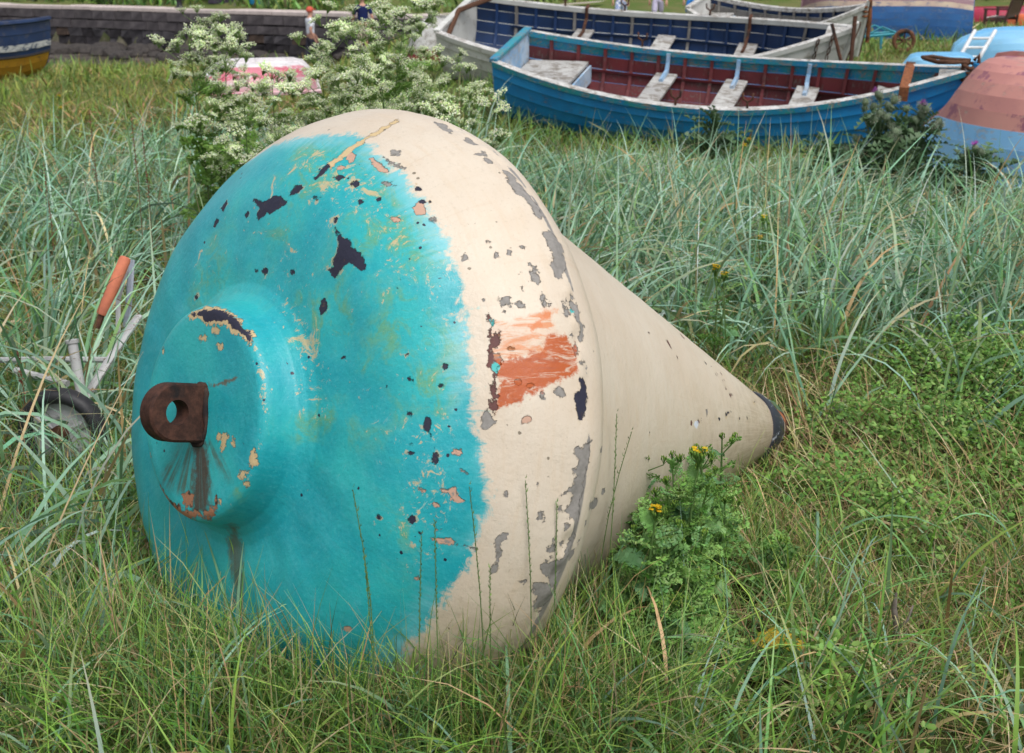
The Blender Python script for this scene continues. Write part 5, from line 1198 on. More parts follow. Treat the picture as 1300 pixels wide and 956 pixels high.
def long_grass():
    """taller soft grass against the buoy, and dry straw"""
    g = Veg(); cl = []
    def zone(n, cx, cy, sx, sy, l0, l1, pal, w=(.0022, .0046), el=72, lean=None, curl=.8, dry=.15):
        x = rng.normal(cx, sx, n); y = rng.normal(cy, sy, n); ok = ~in_buoy(x, y, hgt(x, y) + .04) & (np.hypot(x, y) > 1.75) & ~in_weeds(x, y) & ~in_mats(x, y); x, y = x[ok], y[ok]; n = len(x)
        L = rng.uniform(l0, l1, n); az = rng.uniform(0, 6.283, n) if lean is None else rng.normal(lean, .9, n); col = pick(pal, n); d = rng.random(n) < dry; col[d] = pick(DRY, d.sum())
        g.add(blades(x, y, L, rng.uniform(*w, n), az, np.radians(rng.normal(el, 11, n)), np.abs(rng.normal(curl, .5, n)), 5, col, np.where(rng.random((n, 1)) < .3, col * .4 + .6 * pick(DRY, n), col)))
    Z = [(1700, -.75, 2.34, .25, .14, .20, .44), (2100, -.30, 2.20, .28, .12, .20, .44), (2100, .12, 2.2, .2, .12, .20, .46), (1900, .38, 2.55, .16, .16, .18, .42), (500, .85, 3.15, .2, .22, .12, .26)]
    for n, a, b, sa, sb, l0, l1 in Z: zone(n, a, b, sa, sb, l0, l1, GREEN + [(.05, .12, .04)])
    zone(1300, -1.15, 2.75, .22, .3, .14, .34, GREEN + [(.14, .22, .15)]); zone(900, -1.3, 3.3, .3, .35, .15, .36, GREEN + MARRAM[:3])
    zone(1500, 1.25, 3.55, .35, .4, .12, .30, OLIVE + GREEN, lean=2.6, dry=.45, el=55); zone(1100, 1.4, 2.75, .4, .3, .08, .2, OLIVE + GREEN, dry=.5, el=55); zone(900, .95, 4.05, .25, .2, .15, .35, OLIVE, dry=.5, el=55, lean=3.0)
    zone(900, 1.75, 2.9, .15, .22, .15, .36, GREEN, el=80, curl=.3, dry=.2); zone(500, -1.2, 2.35, .2, .25, .1, .24, DRY + OLIVE, el=40, dry=.5)
    # broad arching blades in the foreground
    for n, cx, cy, sx, sy in ((520, -.2, 2.25, .55, .18), (420, -1.05, 2.5, .25, .4), (220, .5, 2.35, .3, .2), (240, 1.2, 2.7, .4, .4), (300, .3, 2.62, .14, .2)):
        x = rng.normal(cx, sx, n); y = rng.normal(cy, sy, n); ok = ~in_buoy(x, y, hgt(x, y) + .04) & (np.hypot(x, y) > 1.9) & ~in_weeds(x, y); x, y = x[ok], y[ok]; n = len(x)
        col = pick(GREEN + MARRAM[:3] + [(.20, .40, .16)], n); dd = rng.random(n) < .12; col[dd] = pick(DRY, dd.sum())
        g.add(blades(x, y, rng.uniform(.2, .48, n), rng.uniform(.004, .0105, n), rng.uniform(0, 6.3, n), np.radians(rng.normal(68, 14, n)), np.abs(rng.normal(1.5, .8, n)), 7, col, np.where(rng.random((n, 1)) < .3, col * .4 + .6 * pick(DRY, n), col), rng.normal(0, .5, n)))
    for n, cx, cy, sx, sy in ((700, -.25, 2.3, .5, .12), (500, .35, 2.6, .2, .25), (350, -.85, 2.5, .2, .2)):
        x = rng.normal(cx, sx, n); y = rng.normal(cy, sy, n); ok = ~in_buoy(x, y, hgt(x, y) + .04) & ~in_weeds(x, y); x, y = x[ok], y[ok]; n = len(x)
        g.add(blades(x, y, rng.uniform(.15, .35, n), rng.uniform(.0025, .005, n), rng.uniform(0, 6.3, n), np.radians(rng.normal(35, 14, n)), np.abs(rng.normal(.5, .3, n)), 5, pick(GREEN + OLIVE + DRY[:3], n), None, z=hgt(x, y) + rng.uniform(.0, .08, n)))
    # pale straw lying about
    x, y = sector(2600, 2.0, 6.5, 30); ok = ~in_buoy(x, y, hgt(x, y) + .05); x, y = x[ok], y[ok]; n = len(x)
    g.add(blades(x, y, rng.uniform(.15, .4, n), rng.uniform(.0015, .003, n), rng.uniform(0, 6.3, n), np.radians(rng.normal(28, 16, n)), rng.normal(.3, .3, n), 4, pick(DRY, n), None, z=hgt(x, y) + .03))
    return g.build('long_grass', 'longer soft grass and pale straw against the foot of the buoy', 'grass')
def leaflets(n, x, y, z, sz, col, up=.6):
    """small rounded leaves: six-sided, cupped"""
    a = np.linspace(0, 2 * np.pi, 6, endpoint=False); nr = rng.normal(0, 1, (n, 3)) * np.array([1, 1, .4]); nr[:, 2] = np.abs(nr[:, 2]) + up * 2; nr /= np.linalg.norm(nr, axis=1)[:, None]
    e1 = np.cross(nr, rng.normal(0, 1, (n, 3))); e1 /= np.linalg.norm(e1, axis=1)[:, None]; e2 = np.cross(nr, e1); c = np.stack([x, y, z], 1)
    rim = c[:, None] + sz[:, None, None] * (np.cos(a)[None, :, None] * e1[:, None] + .62 * np.sin(a)[None, :, None] * e2[:, None]) + (sz * .16)[:, None, None] * nr[:, None] * (np.cos(2 * a) + .3)[None, :, None]
    V = rim.reshape(-1, 3); b = np.arange(n)[:, None] * 6; F = np.concatenate([b + np.array([0, 1, 2, 3]), b + np.array([0, 3, 4, 5])]); return V, F, np.repeat(col, 6, 0)
def ground_cover():
    g = Veg()
    for cx, cy, s1, s2, n in MATS:
        x = rng.normal(cx, s1, n); y = rng.normal(cy, s2, n); z = hgt(x, y) + .03 + .15 * rng.random(n) ** 1.3 * np.clip(1.4 - .5 * ((x - cx) ** 2 / s1 ** 2 + (y - cy) ** 2 / s2 ** 2), .2, 1.2)
        g.add(leaflets(n, x, y, z, rng.uniform(.005, .0125, n), pick([(.14, .30, .05), (.20, .37, .07), (.10, .22, .04), (.26, .40, .11)], n)))
    return g.build('ground_cover', 'low mats of small round green leaves among the turf on the right', 'ground cover', LEAF)
turf(); marram(); long_grass(); ground_cover()

# ---------------------------------------------------------------- single plants
def ribbon_tube(g, pts, rad, col, n=5):
    pts = np.array(pts, float); m = len(pts); rad = np.broadcast_to(rad, m); V = []; up = None
    for i in range(m):
        t = pts[min(i + 1, m - 1)] - pts[max(i - 1, 0)]; t = t / (np.linalg.norm(t) + 1e-9)
        if up is None: up = np.cross(t, (.3, .9, .2)); up /= np.linalg.norm(up)
        up = up - t * (up @ t); up /= np.linalg.norm(up); s = np.cross(t, up)
        for k in range(n): V.append(pts[i] + rad[i] * (up * math.cos(6.2832 * k / n) + s * math.sin(6.2832 * k / n)))
    b = np.array([(i * n + k, i * n + (k + 1) % n, (i + 1) * n + (k + 1) % n, (i + 1) * n + k) for i in range(m - 1) for k in range(n)])
    col = np.array(col); C = np.repeat(col[None] if col.ndim == 1 else col, len(V) if col.ndim == 1 else n, 0); g.add((np.array(V), b, C))
def veg_mesh(name, g, mat): return npmesh(name, np.concatenate(g.V), np.concatenate(g.F), mat, np.concatenate(g.C))
def lobed_leaf(name, L=.09, W=.045, lobes=5, col=(.075, .16, .045), tip=(.12, .22, .06), curl=.5, mat=None):
    """pinnate ragwort leaf: toothed lobes along a drooping midrib, crinkled"""
    g = Veg(); V = []; F = []; C = []
    def P(u, v):
        th = .35 - curl * u; return (L * u * math.cos(th * .6), v, L * (u * math.sin(.35) - curl * .5 * u * u) + abs(v) * .25 + .004 * math.sin(30 * u + 60 * v))
    def quad(a, b, c, d, cl):
        k = len(V); V.extend((a, b, c, d)); F.append((k, k + 1, k + 2, k + 3)); C.extend([cl] * 4)
    for k in range(lobes):
        u0 = .12 + .80 * k / lobes; u1 = u0 + .80 / lobes * .95; w_ = W / 2 * (.45 + .75 * math.sin(math.pi * min(1, (k + 1.0) / (lobes + .3)))) ; f = k / lobes; cl = np.array(col) * (1 - f) + np.array(tip) * f
        for s in (-1, 1):
            m = (u0 + u1) / 2; e = .035
            quad(P(u0, 0), P(u1, 0), P(u1 + e, s * w_ * .55), P(u0 + .02, s * w_ * .5), cl)
            quad(P(u0 + .02, s * w_ * .5), P(m + e, s * w_ * .55), P(m + e + .02, s * w_), P(u0 + .0, s * w_ * .92), cl * 1.08)
            quad(P(m + e, s * w_ * .55), P(u1 + e, s * w_ * .55), P(u1 + e + .05, s * w_ * .85), P(m + e + .05, s * w_ * 1.0), cl * .95)
    quad(P(.9, -W * .12), P(.9, W * .12), P(1.0, W * .10), P(1.02, -W * .08), np.array(tip))
    quad(P(0, -.002), P(0, .002), P(.95, .0016), P(.95, -.0016), np.array(tip) * 1.25)
    return npmesh(name, np.array(V), np.array(F), mat or LEAF, np.array(C))
RL = [lobed_leaf('ragwort_leaf', .085 + .015 * k, .04 + .008 * k, 6 + k % 2, c, t, .5 + .35 * k) for k, (c, t) in enumerate((((.11, .25, .06), (.17, .34, .09)), ((.08, .19, .05), (.14, .28, .08)), ((.15, .30, .09), (.23, .40, .14)), ((.09, .21, .08), (.14, .29, .12))))]
def feather_leaf(k, pal):
    """finely cut ragwort leaf: pairs of lobes, each cut again, along an arched midrib"""
    g = Veg(); L = .085 + .012 * k; cv = .35 + .25 * k
    mid = lambda u: np.array((L * u, 0, .035 * u - cv * .06 * u * u)); ribbon_tube(g, [mid(u) for u in (0, .35, .7, 1)], (.0016, .0014, .001, .0006), (.2, .34, .1), 4)
    X = []; S_ = []
    for j in range(7):
        u = .16 + .80 * j / 6; w_ = .030 * math.sin(math.pi * min(.97, .22 + .62 * u)) * (1 + .12 * k)
        for s in (-1, 1):
            for t, sz in ((.35, .0075), (.72, .0075), (1.0, .0062)):
                X.append(mid(u) + np.array((.35 * w_ * t, s * w_ * t, .010 * t + rng.normal(0, .002)))); S_.append(sz * rng.uniform(.8, 1.25))
                if t > .5: X.append(X[-1] + np.array((rng.uniform(-.007, .007), s * rng.uniform(-.002, .006), rng.normal(0, .002)))); S_.append(sz * .7)
    X.append(mid(1.)); S_.append(.010); X = np.array(X); g.add(leaflets(len(X), X[:, 0], X[:, 1], X[:, 2], np.array(S_), pick(pal, len(X), .1), 1.0)); return veg_mesh('leaf', g, LEAF)
RPAL = ([(.17, .34, .07), (.22, .40, .09)], [(.11, .25, .05), (.16, .31, .07)], [(.24, .42, .11), (.28, .46, .13)], [(.13, .28, .09), (.17, .33, .12)])
RF = [feather_leaf(k % 3, RPAL[k]) for k in range(4)]
YL = lobed_leaf('leaf', .10, .055, 5, (.62, .46, .06), (.70, .46, .04), .4)
def daisy_head(budcol, petals):
    g = Veg()
    for j in range(16):
        a = rng.uniform(0, 6.28); r = .017 * math.sqrt(rng.random()); h = rng.uniform(.0, .018); p = np.array((r * math.cos(a), r * math.sin(a), .022 + h - r * .4))
        ribbon_tube(g, [(0, 0, 0), p * (.6, .6, .7), p], (.0012, .0010, .002), (.12, .24, .05), 4); ribbon_tube(g, [p, p + (0, 0, .004), p + (0, 0, .008)], (.002, .0034, .0022), (.15, .30, .06), 5)
        if j < petals:
            n = 7; an = np.linspace(0, 6.28, n, endpoint=False); c = np.repeat((p + (0, 0, .009))[None], n, 0); g.add(leaflets(n, c[:, 0] + .004 * np.cos(an), c[:, 1] + .004 * np.sin(an), c[:, 2] + .001, np.full(n, .0036), pick([(.80, .55, .02), (.72, .46, .02)], n, .08), 1.5))
        else: ribbon_tube(g, [p + (0, 0, .007), p + (0, 0, .011)], (.0026, .0012), (.26, .38, .06), 5)
    return veg_mesh('flower_head', g, PETAL)
DH = [daisy_head(0, 14), daisy_head(0, 5), daisy_head(0, 0)]
def ragwort(px, py, H, label, heads, nst=3, nleaf=26, spread=.07, yellow=False, gp='ragwort plants by the buoy', lf=1.0):
    b = G(px, py); root = thing('ragwort', label, 'ragwort', b, rng.uniform(0, 6.28), gp)
    for k in range(nst):
        a = rng.uniform(0, 6.28); q = np.array((math.cos(a), math.sin(a), 0)) * spread * (k > 0); h = H * (1 if k == 0 else rng.uniform(.6, .95))
        pts = [q * .3, q * .6 + (0, 0, h * .4), q + (.01, 0, h * .75), q * 1.2 + (.0, .01, h)]
        g = Veg(); ribbon_tube(g, pts, (.0045, .004, .003, .002), np.array([(.14, .10, .06), (.10, .14, .05), (.11, .2, .06), (.12, .22, .06)]), 6); link('stem', veg_mesh('stem', g, LEAF), root)
        P_at = lambda u: np.array([np.interp(u, (0, .4, .75, 1), [p[i] for p in pts]) for i in range(3)])
        for j in range(nleaf // nst):
            u = (j + .5) / (nleaf // nst); p = P_at(.08 + .88 * u); o = link('leaf', RL[(j + k) % 4] if (j * 7 + k) % 5 == 0 else RF[(j + k) % 4], root, p); s = (1.05 - .5 * u) * rng.uniform(.7, 1.15) * lf
            o.scale = (s, s, s); o.rotation_euler = (rng.normal(0, .35), rng.normal(-.25 - .3 * u, .3), j * 2.4 + rng.uniform(-.4, .4))
        hd = link('flower_head', DH[heads[k % len(heads)]], root, P_at(1.0)); sc = rng.uniform(.8, 1.1) if heads[k % len(heads)] < 2 else rng.uniform(.4, .6); hd.scale = (sc,) * 3
        for j in range(2):
            p = P_at(.9); d = np.array((rng.normal(0, .025), rng.normal(0, .025), .03)); g = Veg(); ribbon_tube(g, [p, p + d * .6, p + d], (.0018, .0015, .0012), (.12, .2, .06), 4); st = link('branch', veg_mesh('branch', g, LEAF), root); link('flower_head', DH[2], st, p + d).scale = (.5,) * 3
    if yellow:
        o = link('leaf', YL, root, (.02, -.05, .085)); o['label'] = 'yellowed lower leaf'; o.scale = (1.25,) * 3; o.rotation_euler = (.1, .0, -root.rotation_euler[2] - .5)
    return root
ragwort(818, 885, .42, 'ragwort with a bright yellow flower head nearest to the cream cone', (0, 2, 2, 2), 4, 84, .05, lf=1.1)
ragwort(872, 815, .45, 'tall ragwort with one small yellow head in front of the cone tip', (1, 2, 2, 2), 4, 90, .06)
ragwort(845, 800, .44, 'leafy green ragwort pressed against the middle of the cone', (2, 2, 2), 4, 86, .06)
ragwort(905, 730, .38, 'ragwort with greenish yellow buds rising before the black collar of the buoy', (2, 2, 2), 4, 70, .06)
ragwort(812, 790, .44, 'ragwort whose curled top leaves touch the cream cone on the left of the clump', (2, 2), 4, 80, .05)
ragwort(880, 870, .26, 'low ragwort rosette on the turf below the clump', (2, 2), 4, 60, .07, lf=1.25)
ragwort(882, 770, .41, 'pale green ragwort in the middle of the clump with feathery leaves', (2, 2, 2), 4, 84, .06)
ragwort(850, 860, .33, 'dark leafy ragwort low at the front of the clump', (2, 2, 2), 4, 86, .07, lf=1.15)
ragwort(838, 915, .26, 'lowest ragwort at the very front of the clump with pale leaves', (2, 2), 4, 70, .08, lf=1.15)
ragwort(932, 868, .09, 'flat ragwort seedling with one bright yellow withered leaf in front of the clump', (2, 2), 2, 14, .05, True)
ragwort(988, 770, .17, 'small grey green ragwort seedling standing alone right of the clump', (2, 2), 2, 20, .04)
ragwort(905, 480, .42, 'slim ragwort with a yellow top behind the upper edge of the cone', (0, 1), 2, 12, .03, gp='ragwort plants in the marram')
ragwort(965, 390, .40, 'slim ragwort with a yellow head in the marram beyond the cone', (1, 0), 2, 10, .03, gp='ragwort plants in the marram')
ragwort(945, 262, .42, 'slim ragwort with a yellow head in the marram below the blue boat', (0, 0), 2, 10, .03, gp='ragwort plants in the marram')
ragwort(80, 185, .40, 'slim ragwort with yellow heads far left in the marram', (0, 0), 2, 10, .03, gp='ragwort plants in the marram')

# tall white umbel flowers behind the buoy
def umbel(seed, R_=.034):
    g = Veg(); n = 16
    for j in range(n):
        a = j * 2.4; r = R_ * math.sqrt((j + .5) / n); p = np.array((r * math.cos(a), r * math.sin(a), .035 - 6 * r * r + rng.uniform(-.004, .004)))
        ribbon_tube(g, [(0, 0, 0), p * (.6, .6, .75), p], (.0011, .0009, .0007), (.16, .26, .07), 3)
        m = 9; c = p + rng.normal(0, .0052, (m, 3)) * (1, 1, .7); g.add(leaflets(m, c[:, 0], c[:, 1], c[:, 2], rng.uniform(.0026, .0045, m), pick([(.84, .88, .64), (.76, .85, .52), (.88, .90, .74), (.58, .76, .32)], m, .06), .9))
    return veg_mesh('flower_cluster', g, PETAL)
UM = [umbel(k, r) for k, r in enumerate((.034, .028, .040, .024))]
def fern_leaf(k):
    g = Veg(); V = []; F = []; C = []
    g2 = Veg(); ribbon_tube(g2, [(0, 0, 0), (.06, 0, .02), (.13, 0, .01)], (.0015, .0012, .0006), (.12, .2, .05), 4)
    for j in range(9):
        u = .25 + .75 * j / 9
        for s in (-1, 1):
            n = 5; l = .045 * (1.15 - u) + .008; t = rng.random(n); x = .13 * u + t * l * .5; y = s * t * l; z = .02 * math.sin(3 * u) + rng.normal(0, .003, n)
            g2.add(leaflets(n, x, y, z, rng.uniform(.006, .011, n), pick([(.22, .38, .08), (.28, .44, .12), (.17, .31, .06)], n), .9))
    return veg_mesh('leaf', g2, AIRY)
FL = [fern_leaf(k) for k in range(3)]
def umbellifer(px, ytop, yd, label, nb, spread, lean=(0, 0), low=.45):
    top = AT(px, ytop, yd); x, y = top.x - lean[0], yd - lean[1]; z = float(hgt(x, y)); H = top.z - z
    root = thing('white_umbel_plant', label, 'flowering plant', (x, y, z), 0, 'white flowering plants behind the buoy')
    def main(u): return np.array((lean[0] * u ** 1.5, lean[1] * u ** 1.5, H * u))
    g = Veg(); ribbon_tube(g, [main(u) for u in np.linspace(0, .98, 6)], np.linspace(.007, .002, 6), np.array([(.10, .14, .05)] * 3 + [(.12, .2, .06)] * 3), 6); link('stem', veg_mesh('stem', g, LEAF), root)
    for k in range(nb):
        u = low + (1 - low) * (k + .3) / nb; a = k * 2.4 + rng.uniform(-.4, .4); p = main(u); ln = spread * (1.15 - u * .75) * rng.uniform(.7, 1.15)
        e = p + np.array((math.cos(a) * ln, math.sin(a) * ln * .7, ln * rng.uniform(.55, .9) * (1 if u < .95 else .3))); e[2] = min(e[2], H * rng.uniform(.93, 1.0))
        m = (p + e) / 2 + (0, 0, -.03 * spread); g = Veg(); ribbon_tube(g, [p, m, e], (.0028, .0022, .0015), (.12, .2, .055), 5); br = link('branch', veg_mesh('branch', g, LEAF), root)
        for j in range(rng.integers(2, 5)):
            q = e + np.array((rng.normal(0, .05), rng.normal(0, .05), rng.uniform(-.02, .07))); g = Veg(); ribbon_tube(g, [e * .8 + m * .2, (e * 1.1 + q * .9) / 2, q], (.0013, .0011, .0009), (.14, .23, .06), 4)
            s = rng.uniform(.8, 1.5)
            o = link('flower_cluster', UM[rng.integers(4)], br, q); o.scale = (s,) * 3; o.rotation_euler = (rng.normal(.25, .35), rng.normal(0, .35), rng.uniform(0, 6))
            link('pedicel', veg_mesh('pedicel', g, LEAF), br)
    for k in range(int(nb * 1.5)):
        u = rng.uniform(.1, .8); o = link('leaf', FL[k % 3], root, main(u)); s = (1.9 - u * 1.1) * rng.uniform(.8, 1.3); o.scale = (s,) * 3; o.rotation_euler = (rng.normal(0, .3), rng.normal(-.3, .35), rng.uniform(0, 6.28))
for a in ((268, 26, 6.5, 'tall airy white umbel plant between the two loose left ones', 8, .22, (-.02, 0), .62), (492, 30, 6.1, 'white umbel plant close on the left of the tallest one', 15, .28, (.05, 0), .45), (515, 10, 5.9, 'tallest white umbel plant leaning right over the buoy top', 17, .30, (.15, 0), .5), (452, 30, 6.0, 'dense white umbel plant just left of the tallest one', 18, .30, (0, 0), .35), (405, 62, 6.2, 'white umbel plant in front of the red and white upturned boat', 17, .28, (-.05, 0), .3),
          (285, 44, 6.4, 'loose white umbel plant with two heads standing before the harbour wall', 9, .22, (.03, 0), .6), (238, 42, 6.3, 'loose leftmost white umbel plant with small scattered heads', 12, .24, (-.06, 0), .4), (345, 95, 6.0, 'low white umbel plant at the top left shoulder of the buoy', 14, .26, (0, 0), .4),
          (560, 78, 6.3, 'white umbel plant below the stern of the white boat', 15, .28, (.05, 0), .35), (592, 118, 5.8, 'rightmost low white umbel plant beside the cream rim', 13, .24, (.06, 0), .4), (485, 88, 5.5, 'white umbel plant directly behind the top of the buoy', 15, .26, (0, 0), .4), (310, 130, 5.6, 'shortest white umbel plant low behind the turquoise shoulder', 10, .2, (0, 0), .45), (430, 105, 5.7, 'leafy white umbel plant low behind the paint line of the buoy', 13, .26, (0, 0), .4)): umbellifer(*a)

# thistles
def thistle_head(purple):
    g = Veg(); n = 60
    a = np.arange(n) * 2.4; u = (np.arange(n) + .5) / n; r = .021 * np.sin(np.pi * (.12 + .72 * u)); zz = .045 * u
    x, y = r * np.cos(a), r * np.sin(a); V, F, C = blades(x, y, rng.uniform(.012, .022, n), np.full(n, .0035), a, rng.normal(.5, .3, n), rng.normal(0, .3, n), 2, pick([(.24, .30, .22), (.34, .38, .30), (.16, .22, .13)], n), None, z=zz); g.add((V, F, C))
    ribbon_tube(g, [(0, 0, 0), (0, 0, .015), (0, 0, .032), (0, 0, .045)], (.006, .019, .018, .010), (.15, .2, .12), 8)
    if purple:
        n = 50; a = rng.uniform(0, 6.28, n); g.add(blades(.009 * np.cos(a), .009 * np.sin(a), rng.uniform(.02, .032, n), np.full(n, .0028), a, np.radians(rng.uniform(50, 95, n)), np.full(n, .2), 2, pick([(.40, .08, .42), (.5, .14, .5)], n), None, z=np.full(n, .042)))
    return veg_mesh('flower_head', g, LEAF)
TH = [thistle_head(False), thistle_head(True)]
def thistle_leaf():
    g = Veg(); V = []; F = []; C = []
    for k in range(7):
        u0, u1 = k / 7, (k + 1) / 7; wv = .022 * math.sin(math.pi * (.15 + .8 * u0))
        f = lambda u, v: (.15 * u, v, .05 * u - .09 * u * u + abs(v) * .5)
        for s in (-1, 1):
            b = len(V); V += [f(u0, 0), f(u1, 0), f(u1, s * wv * .5), f(u0 + .1, s * wv * 1.5)]; F.append((b, b + 1, b + 2, b + 3)); C += [(.075, .14, .06)] * 2 + [(.10, .17, .08)] * 2
    return npmesh('leaf', np.array(V), np.array(F), LEAF, np.array(C))
TL = thistle_leaf()
def thistle(px, py, yd, ytop, label, nh, purple, spread=.1, nl=26):
    b = G(px, py); b = Vector((AT(px, py, yd).x, yd, float(hgt(AT(px, py, yd).x, yd)))); H = AT(px, ytop, yd).z - b.z - .05; root = thing('thistle', label, 'thistle', b, 0, 'thistles by the blue boat')
    g = Veg(); ribbon_tube(g, [(0, 0, 0), (.01, 0, H * .5), (0, 0, H)], (.008, .006, .004), (.12, .18, .09), 6); link('stem', veg_mesh('stem', g, LEAF), root)
    for k in range(nh):
        a = k * 2.4; e = np.array((spread * math.cos(a) * (k > 0) * rng.uniform(.4, 1), spread * .7 * math.sin(a) * (k > 0), H * (1 if k == 0 else rng.uniform(.68, .97)))); g = Veg(); ribbon_tube(g, [(0, 0, e[2] * .7), e * (.7, .7, .86), e], (.005, .004, .004), (.16, .22, .13), 5); br = link('branch', veg_mesh('branch', g, LEAF), root); o = link('flower_head', TH[1 if k < purple else 0], br, e); s = rng.uniform(1.0, 1.5); o.scale = (s,) * 3; o.rotation_euler = (rng.normal(0, .3), rng.normal(0, .3), 0)
    for k in range(int(nl * 1.7)):
        u = rng.uniform(.0, .85); o = link('leaf', TL, root, (.0, 0, H * u)); s = rng.uniform(1.2, 2.2) * (1.5 - u); o.scale = (s,) * 3; o.rotation_euler = (rng.normal(0, .4), rng.normal(-.45, .4), rng.uniform(0, 6.28))
thistle(1110, 232, 9.0, 116, 'tall thistle with a purple top rising in front of the blue boat', 16, 1, .16, 40); thistle(1160, 228, 9.1, 130, 'bushy thistle with one purple head right of the tall one', 16, 1, .16, 40); thistle(1085, 226, 9.0, 172, 'leafy flowerless thistle at the left foot of the tall one', 5, 0, .1, 34)
thistle(1132, 238, 8.8, 165, 'low grey green thistle between the two purple headed ones', 7, 0, .1, 30); thistle(1235, 235, 8.7, 185, 'small thistle before the pale blue side of the upturned boat', 6, 1, .1, 24); thistle(905, 205, 10.2, 140, 'dark green thistle against the middle of the blue boat', 2, 0, .06, 34); thistle(1060, 226, 9.2, 190, 'dark leafy thistle at the far left of the thistle clump', 3, 0, .08, 34)

# single flowering grass stalks standing in front of the buoy and in the turf
def stalk(px, py, yd, tx, ty, label, col=(.12, .21, .06), gp='green seed stalks in front of the buoy'):
    q = AT(px, py, yd); b = Vector((q.x, yd, float(hgt(q.x, yd)))); t = AT(tx, ty, yd + .03) - b; root = thing('grass_stalk', label, 'grass stalk', b, 0, gp); t = np.array(t); side = np.array((-.3 * t[0] + rng.normal(0, .02), rng.normal(0, .012), 0))
    P_ = lambda u: t * u + side * math.sin(math.pi * u)
    g = Veg(); ribbon_tube(g, [P_(u) for u in np.linspace(0, 1, 7)], np.linspace(.0016, .0008, 7), np.array(col), 5); link('stem', veg_mesh('stem', g, LEAF), root)
    g = Veg(); n = 34; u = np.linspace(.62, 1, n); p = np.array([P_(k) for k in u]); az = np.where(np.arange(n) % 2, 0., np.pi) + rng.normal(0, .4, n); g.add(blades(p[:, 0], p[:, 1], rng.uniform(.010, .015, n), np.full(n, .0034), az, np.full(n, 1.28), np.full(n, -.1), 2, pick([tuple(np.array(col) * 1.2), col], n), None, z=p[:, 2])); link('seed_head', veg_mesh('seed_head', g, LEAF), root)
for a in ((668, 800, 2.18, 667, 610, 'tallest green seed stalk before the cream band'), (690, 800, 2.20, 707, 640, 'leaning green seed stalk right of the tallest one'), (452, 838, 2.00, 448, 622, 'thin green seed stalk before the turquoise side'), (612, 820, 2.11, 596, 618, 'green seed stalk crossing the paint line'), (465, 840, 2.01, 463, 710, 'short kinked seed stalk before the turquoise side'), (530, 830, 2.04, 535, 680, 'short green seed stalk left of the paint line'), (560, 835, 2.06, 552, 660, 'yellowish thin seed stalk left of the paint line'), (632, 815, 2.13, 622, 720, 'small green seed stalk at the foot of the cream band'),
          (758, 735, 2.48, 783, 525, 'long dark seed stalk before the cream cone'), (765, 735, 2.5, 802, 548, 'second long seed stalk leaning right before the cone'), (738, 745, 2.4, 726, 690, 'short seed stalk in the shade of the rim')): stalk(*a)
DSL = ('dry seed stalk rising beside the dead stick', 'long dry seed stalk leaning right in the lower right turf', 'tallest dry seed stalk near the lower right edge', 'dry seed stalk left of the dead stick', 'short dry seed stalk between the green leaf mats', 'dry seed stalk right of the ragwort seedling', 'dry seed stalk at the right edge beside the big leaf mat', 'strongly leaning dry seed stalk below the buoy tip', 'dry seed stalk in front of the ragwort clump', 'dry seed stalk lowest in the right hand corner')
for k, (px, py, yd, tx, ty) in enumerate(((1135, 800, 2.75, 1150, 745), (1210, 780, 2.85, 1240, 700), (1255, 820, 2.7, 1262, 690), (1080, 790, 2.8, 1096, 720), (1185, 700, 3.1, 1190, 640), (1010, 700, 3.1, 1035, 640), (1270, 700, 3.15, 1290, 620), (1055, 640, 3.5, 1100, 610), (960, 830, 2.6, 985, 760), (1225, 850, 2.6, 1250, 800))):
    stalk(px, py, yd, tx, ty, DSL[k], (.36, .24, .14), 'dry seed stalks in the turf')
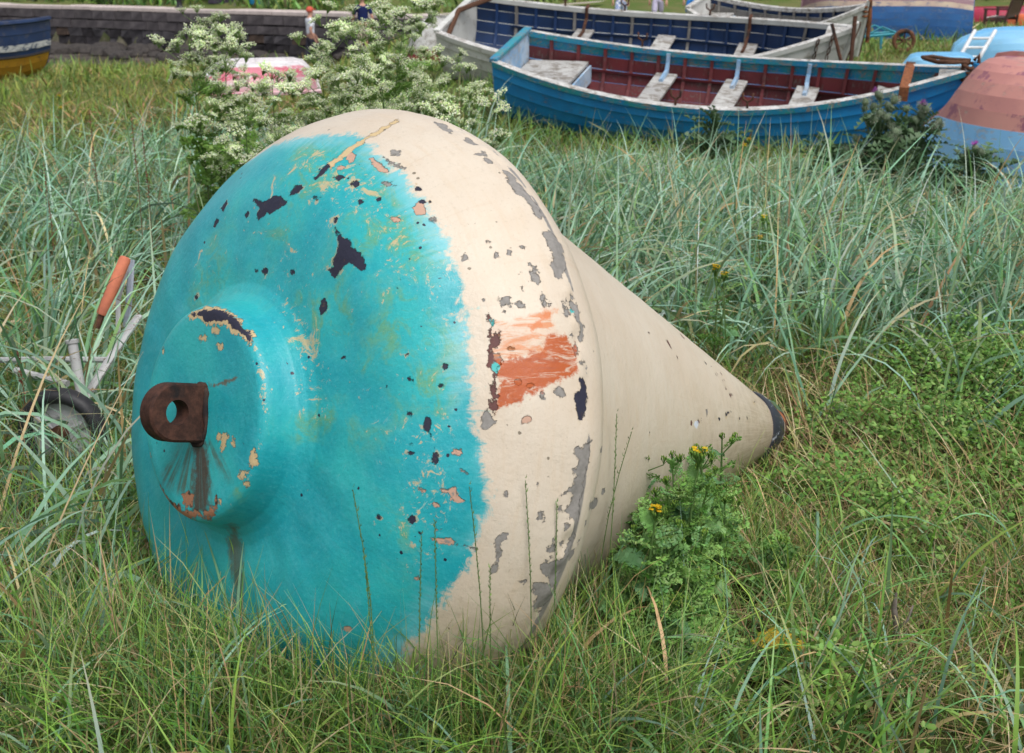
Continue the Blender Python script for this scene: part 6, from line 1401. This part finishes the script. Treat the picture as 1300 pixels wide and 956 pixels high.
# dock spikes, stick, stone, dead leaves
def dock(px, py, yd, ytop, lab):
    q = AT(px, py, yd); b = Vector((q.x, yd, float(hgt(q.x, yd)))); H = AT(px, ytop, yd).z - b.z; root = thing('dock_spike', lab, 'dock plant', b, 0, 'brown dock spikes'); g = Veg(); ribbon_tube(g, [(0, 0, 0), (.005, 0, H * .6), (0, 0, H)], (.003, .002, .0012), (.2, .11, .06), 5); link('stem', veg_mesh('stem', g, LEAF), root)
    g = Veg(); n = 90; u = rng.random(n); a = rng.uniform(0, 6.3, n); r = .012 * (1.1 - u) * rng.random(n); g.add(leaflets(n, r * np.cos(a), r * np.sin(a), H * (.55 + .45 * u), rng.uniform(.003, .006, n), pick([(.16, .06, .035), (.24, .10, .06)], n), .2)); link('seed_head', veg_mesh('seed_head', g, LEAF), root)
for a in ((118, 190, 6.6, 140, 'brown dock spike far left in the marram, left of a taller one'), (172, 205, 6.3, 148, 'tallest brown dock spike in the left marram'), (130, 770, 2.75, 720, 'short brown dock spike low left of the buoy'), (168, 790, 2.65, 745, 'brown dock spike close against the turquoise side'), (60, 250, 5.8, 205, 'brown dock spike nearest to the left edge in the marram'), (185, 215, 6.2, 165, 'brown dock spike below the leftmost white flowers'), (25, 470, 3.9, 440, 'pale brown dock spike beside the trolley cross bar'), (820, 750, 2.72, 690, 'thin brown dock spike between the cone and the ragwort')): dock(*a)
b = AT(1136, 845, 2.62); root = thing('dead_stick', 'grey dead stick standing upright in the turf on the right', 'stick', (b.x, b.y, float(hgt(b.x, b.y))))
MB().tube([(0, 0, -.02), (-.004, 0, .06), (-.012, .01, .11), (-.010, .01, .15)], (.009, .008, .007, .003), 7).obj('branch', plain('grey_bark', (.20, .17, .15), (.10, .085, .07), .95, 40, .2, .6), root, smooth=True); MB().tube([(-.004, 0, .06), (.02, .0, .085), (.03, .005, .12)], (.004, .003, .002), 6).obj('twig', plain('grey_twig', (.20, .17, .15)), root, smooth=True)
b = G(1066, 528); o = link('stone', rock_mesh(33, plain('pale_grey_stone', (.42, .42, .44), (.30, .30, .31), .9, 30)), None, b); o.scale = (.035, .03, .05); o.location.z += .02; tag(o, 'small pale grey stone in the grass right of the buoy tip', 'stone')
DLm = plain('dead_leaf_brown', (.30, .13, .06), (.16, .06, .03), .7, 40)
for px, py, lab in ((714, 846, 'curled brown dead leaf at the foot of the rim'), (735, 846, 'second curled brown dead leaf right beside the first')):
    b = G(px, py); mb = MB(); vs = []
    for i in range(6):
        for j in range(4):
            u, v = i / 5, j / 3 - .5; vs.append((.055 * u - .03, v * .034 * math.sin(math.pi * (.1 + .85 * u)), .016 + .03 * abs(v) + .012 * math.sin(5 * u)))
    mb.add(vs, [(4 * i + j, 4 * i + j + 1, 4 * i + j + 5, 4 * i + j + 4) for i in range(5) for j in range(3)]); o = mb.obj('dead_leaf', DLm, None, smooth=True, loc=(b.x, b.y, b.z + .015)); o.rotation_euler = (.2, .1, rng.uniform(0, 6)); tag(o, lab, 'dead leaf')
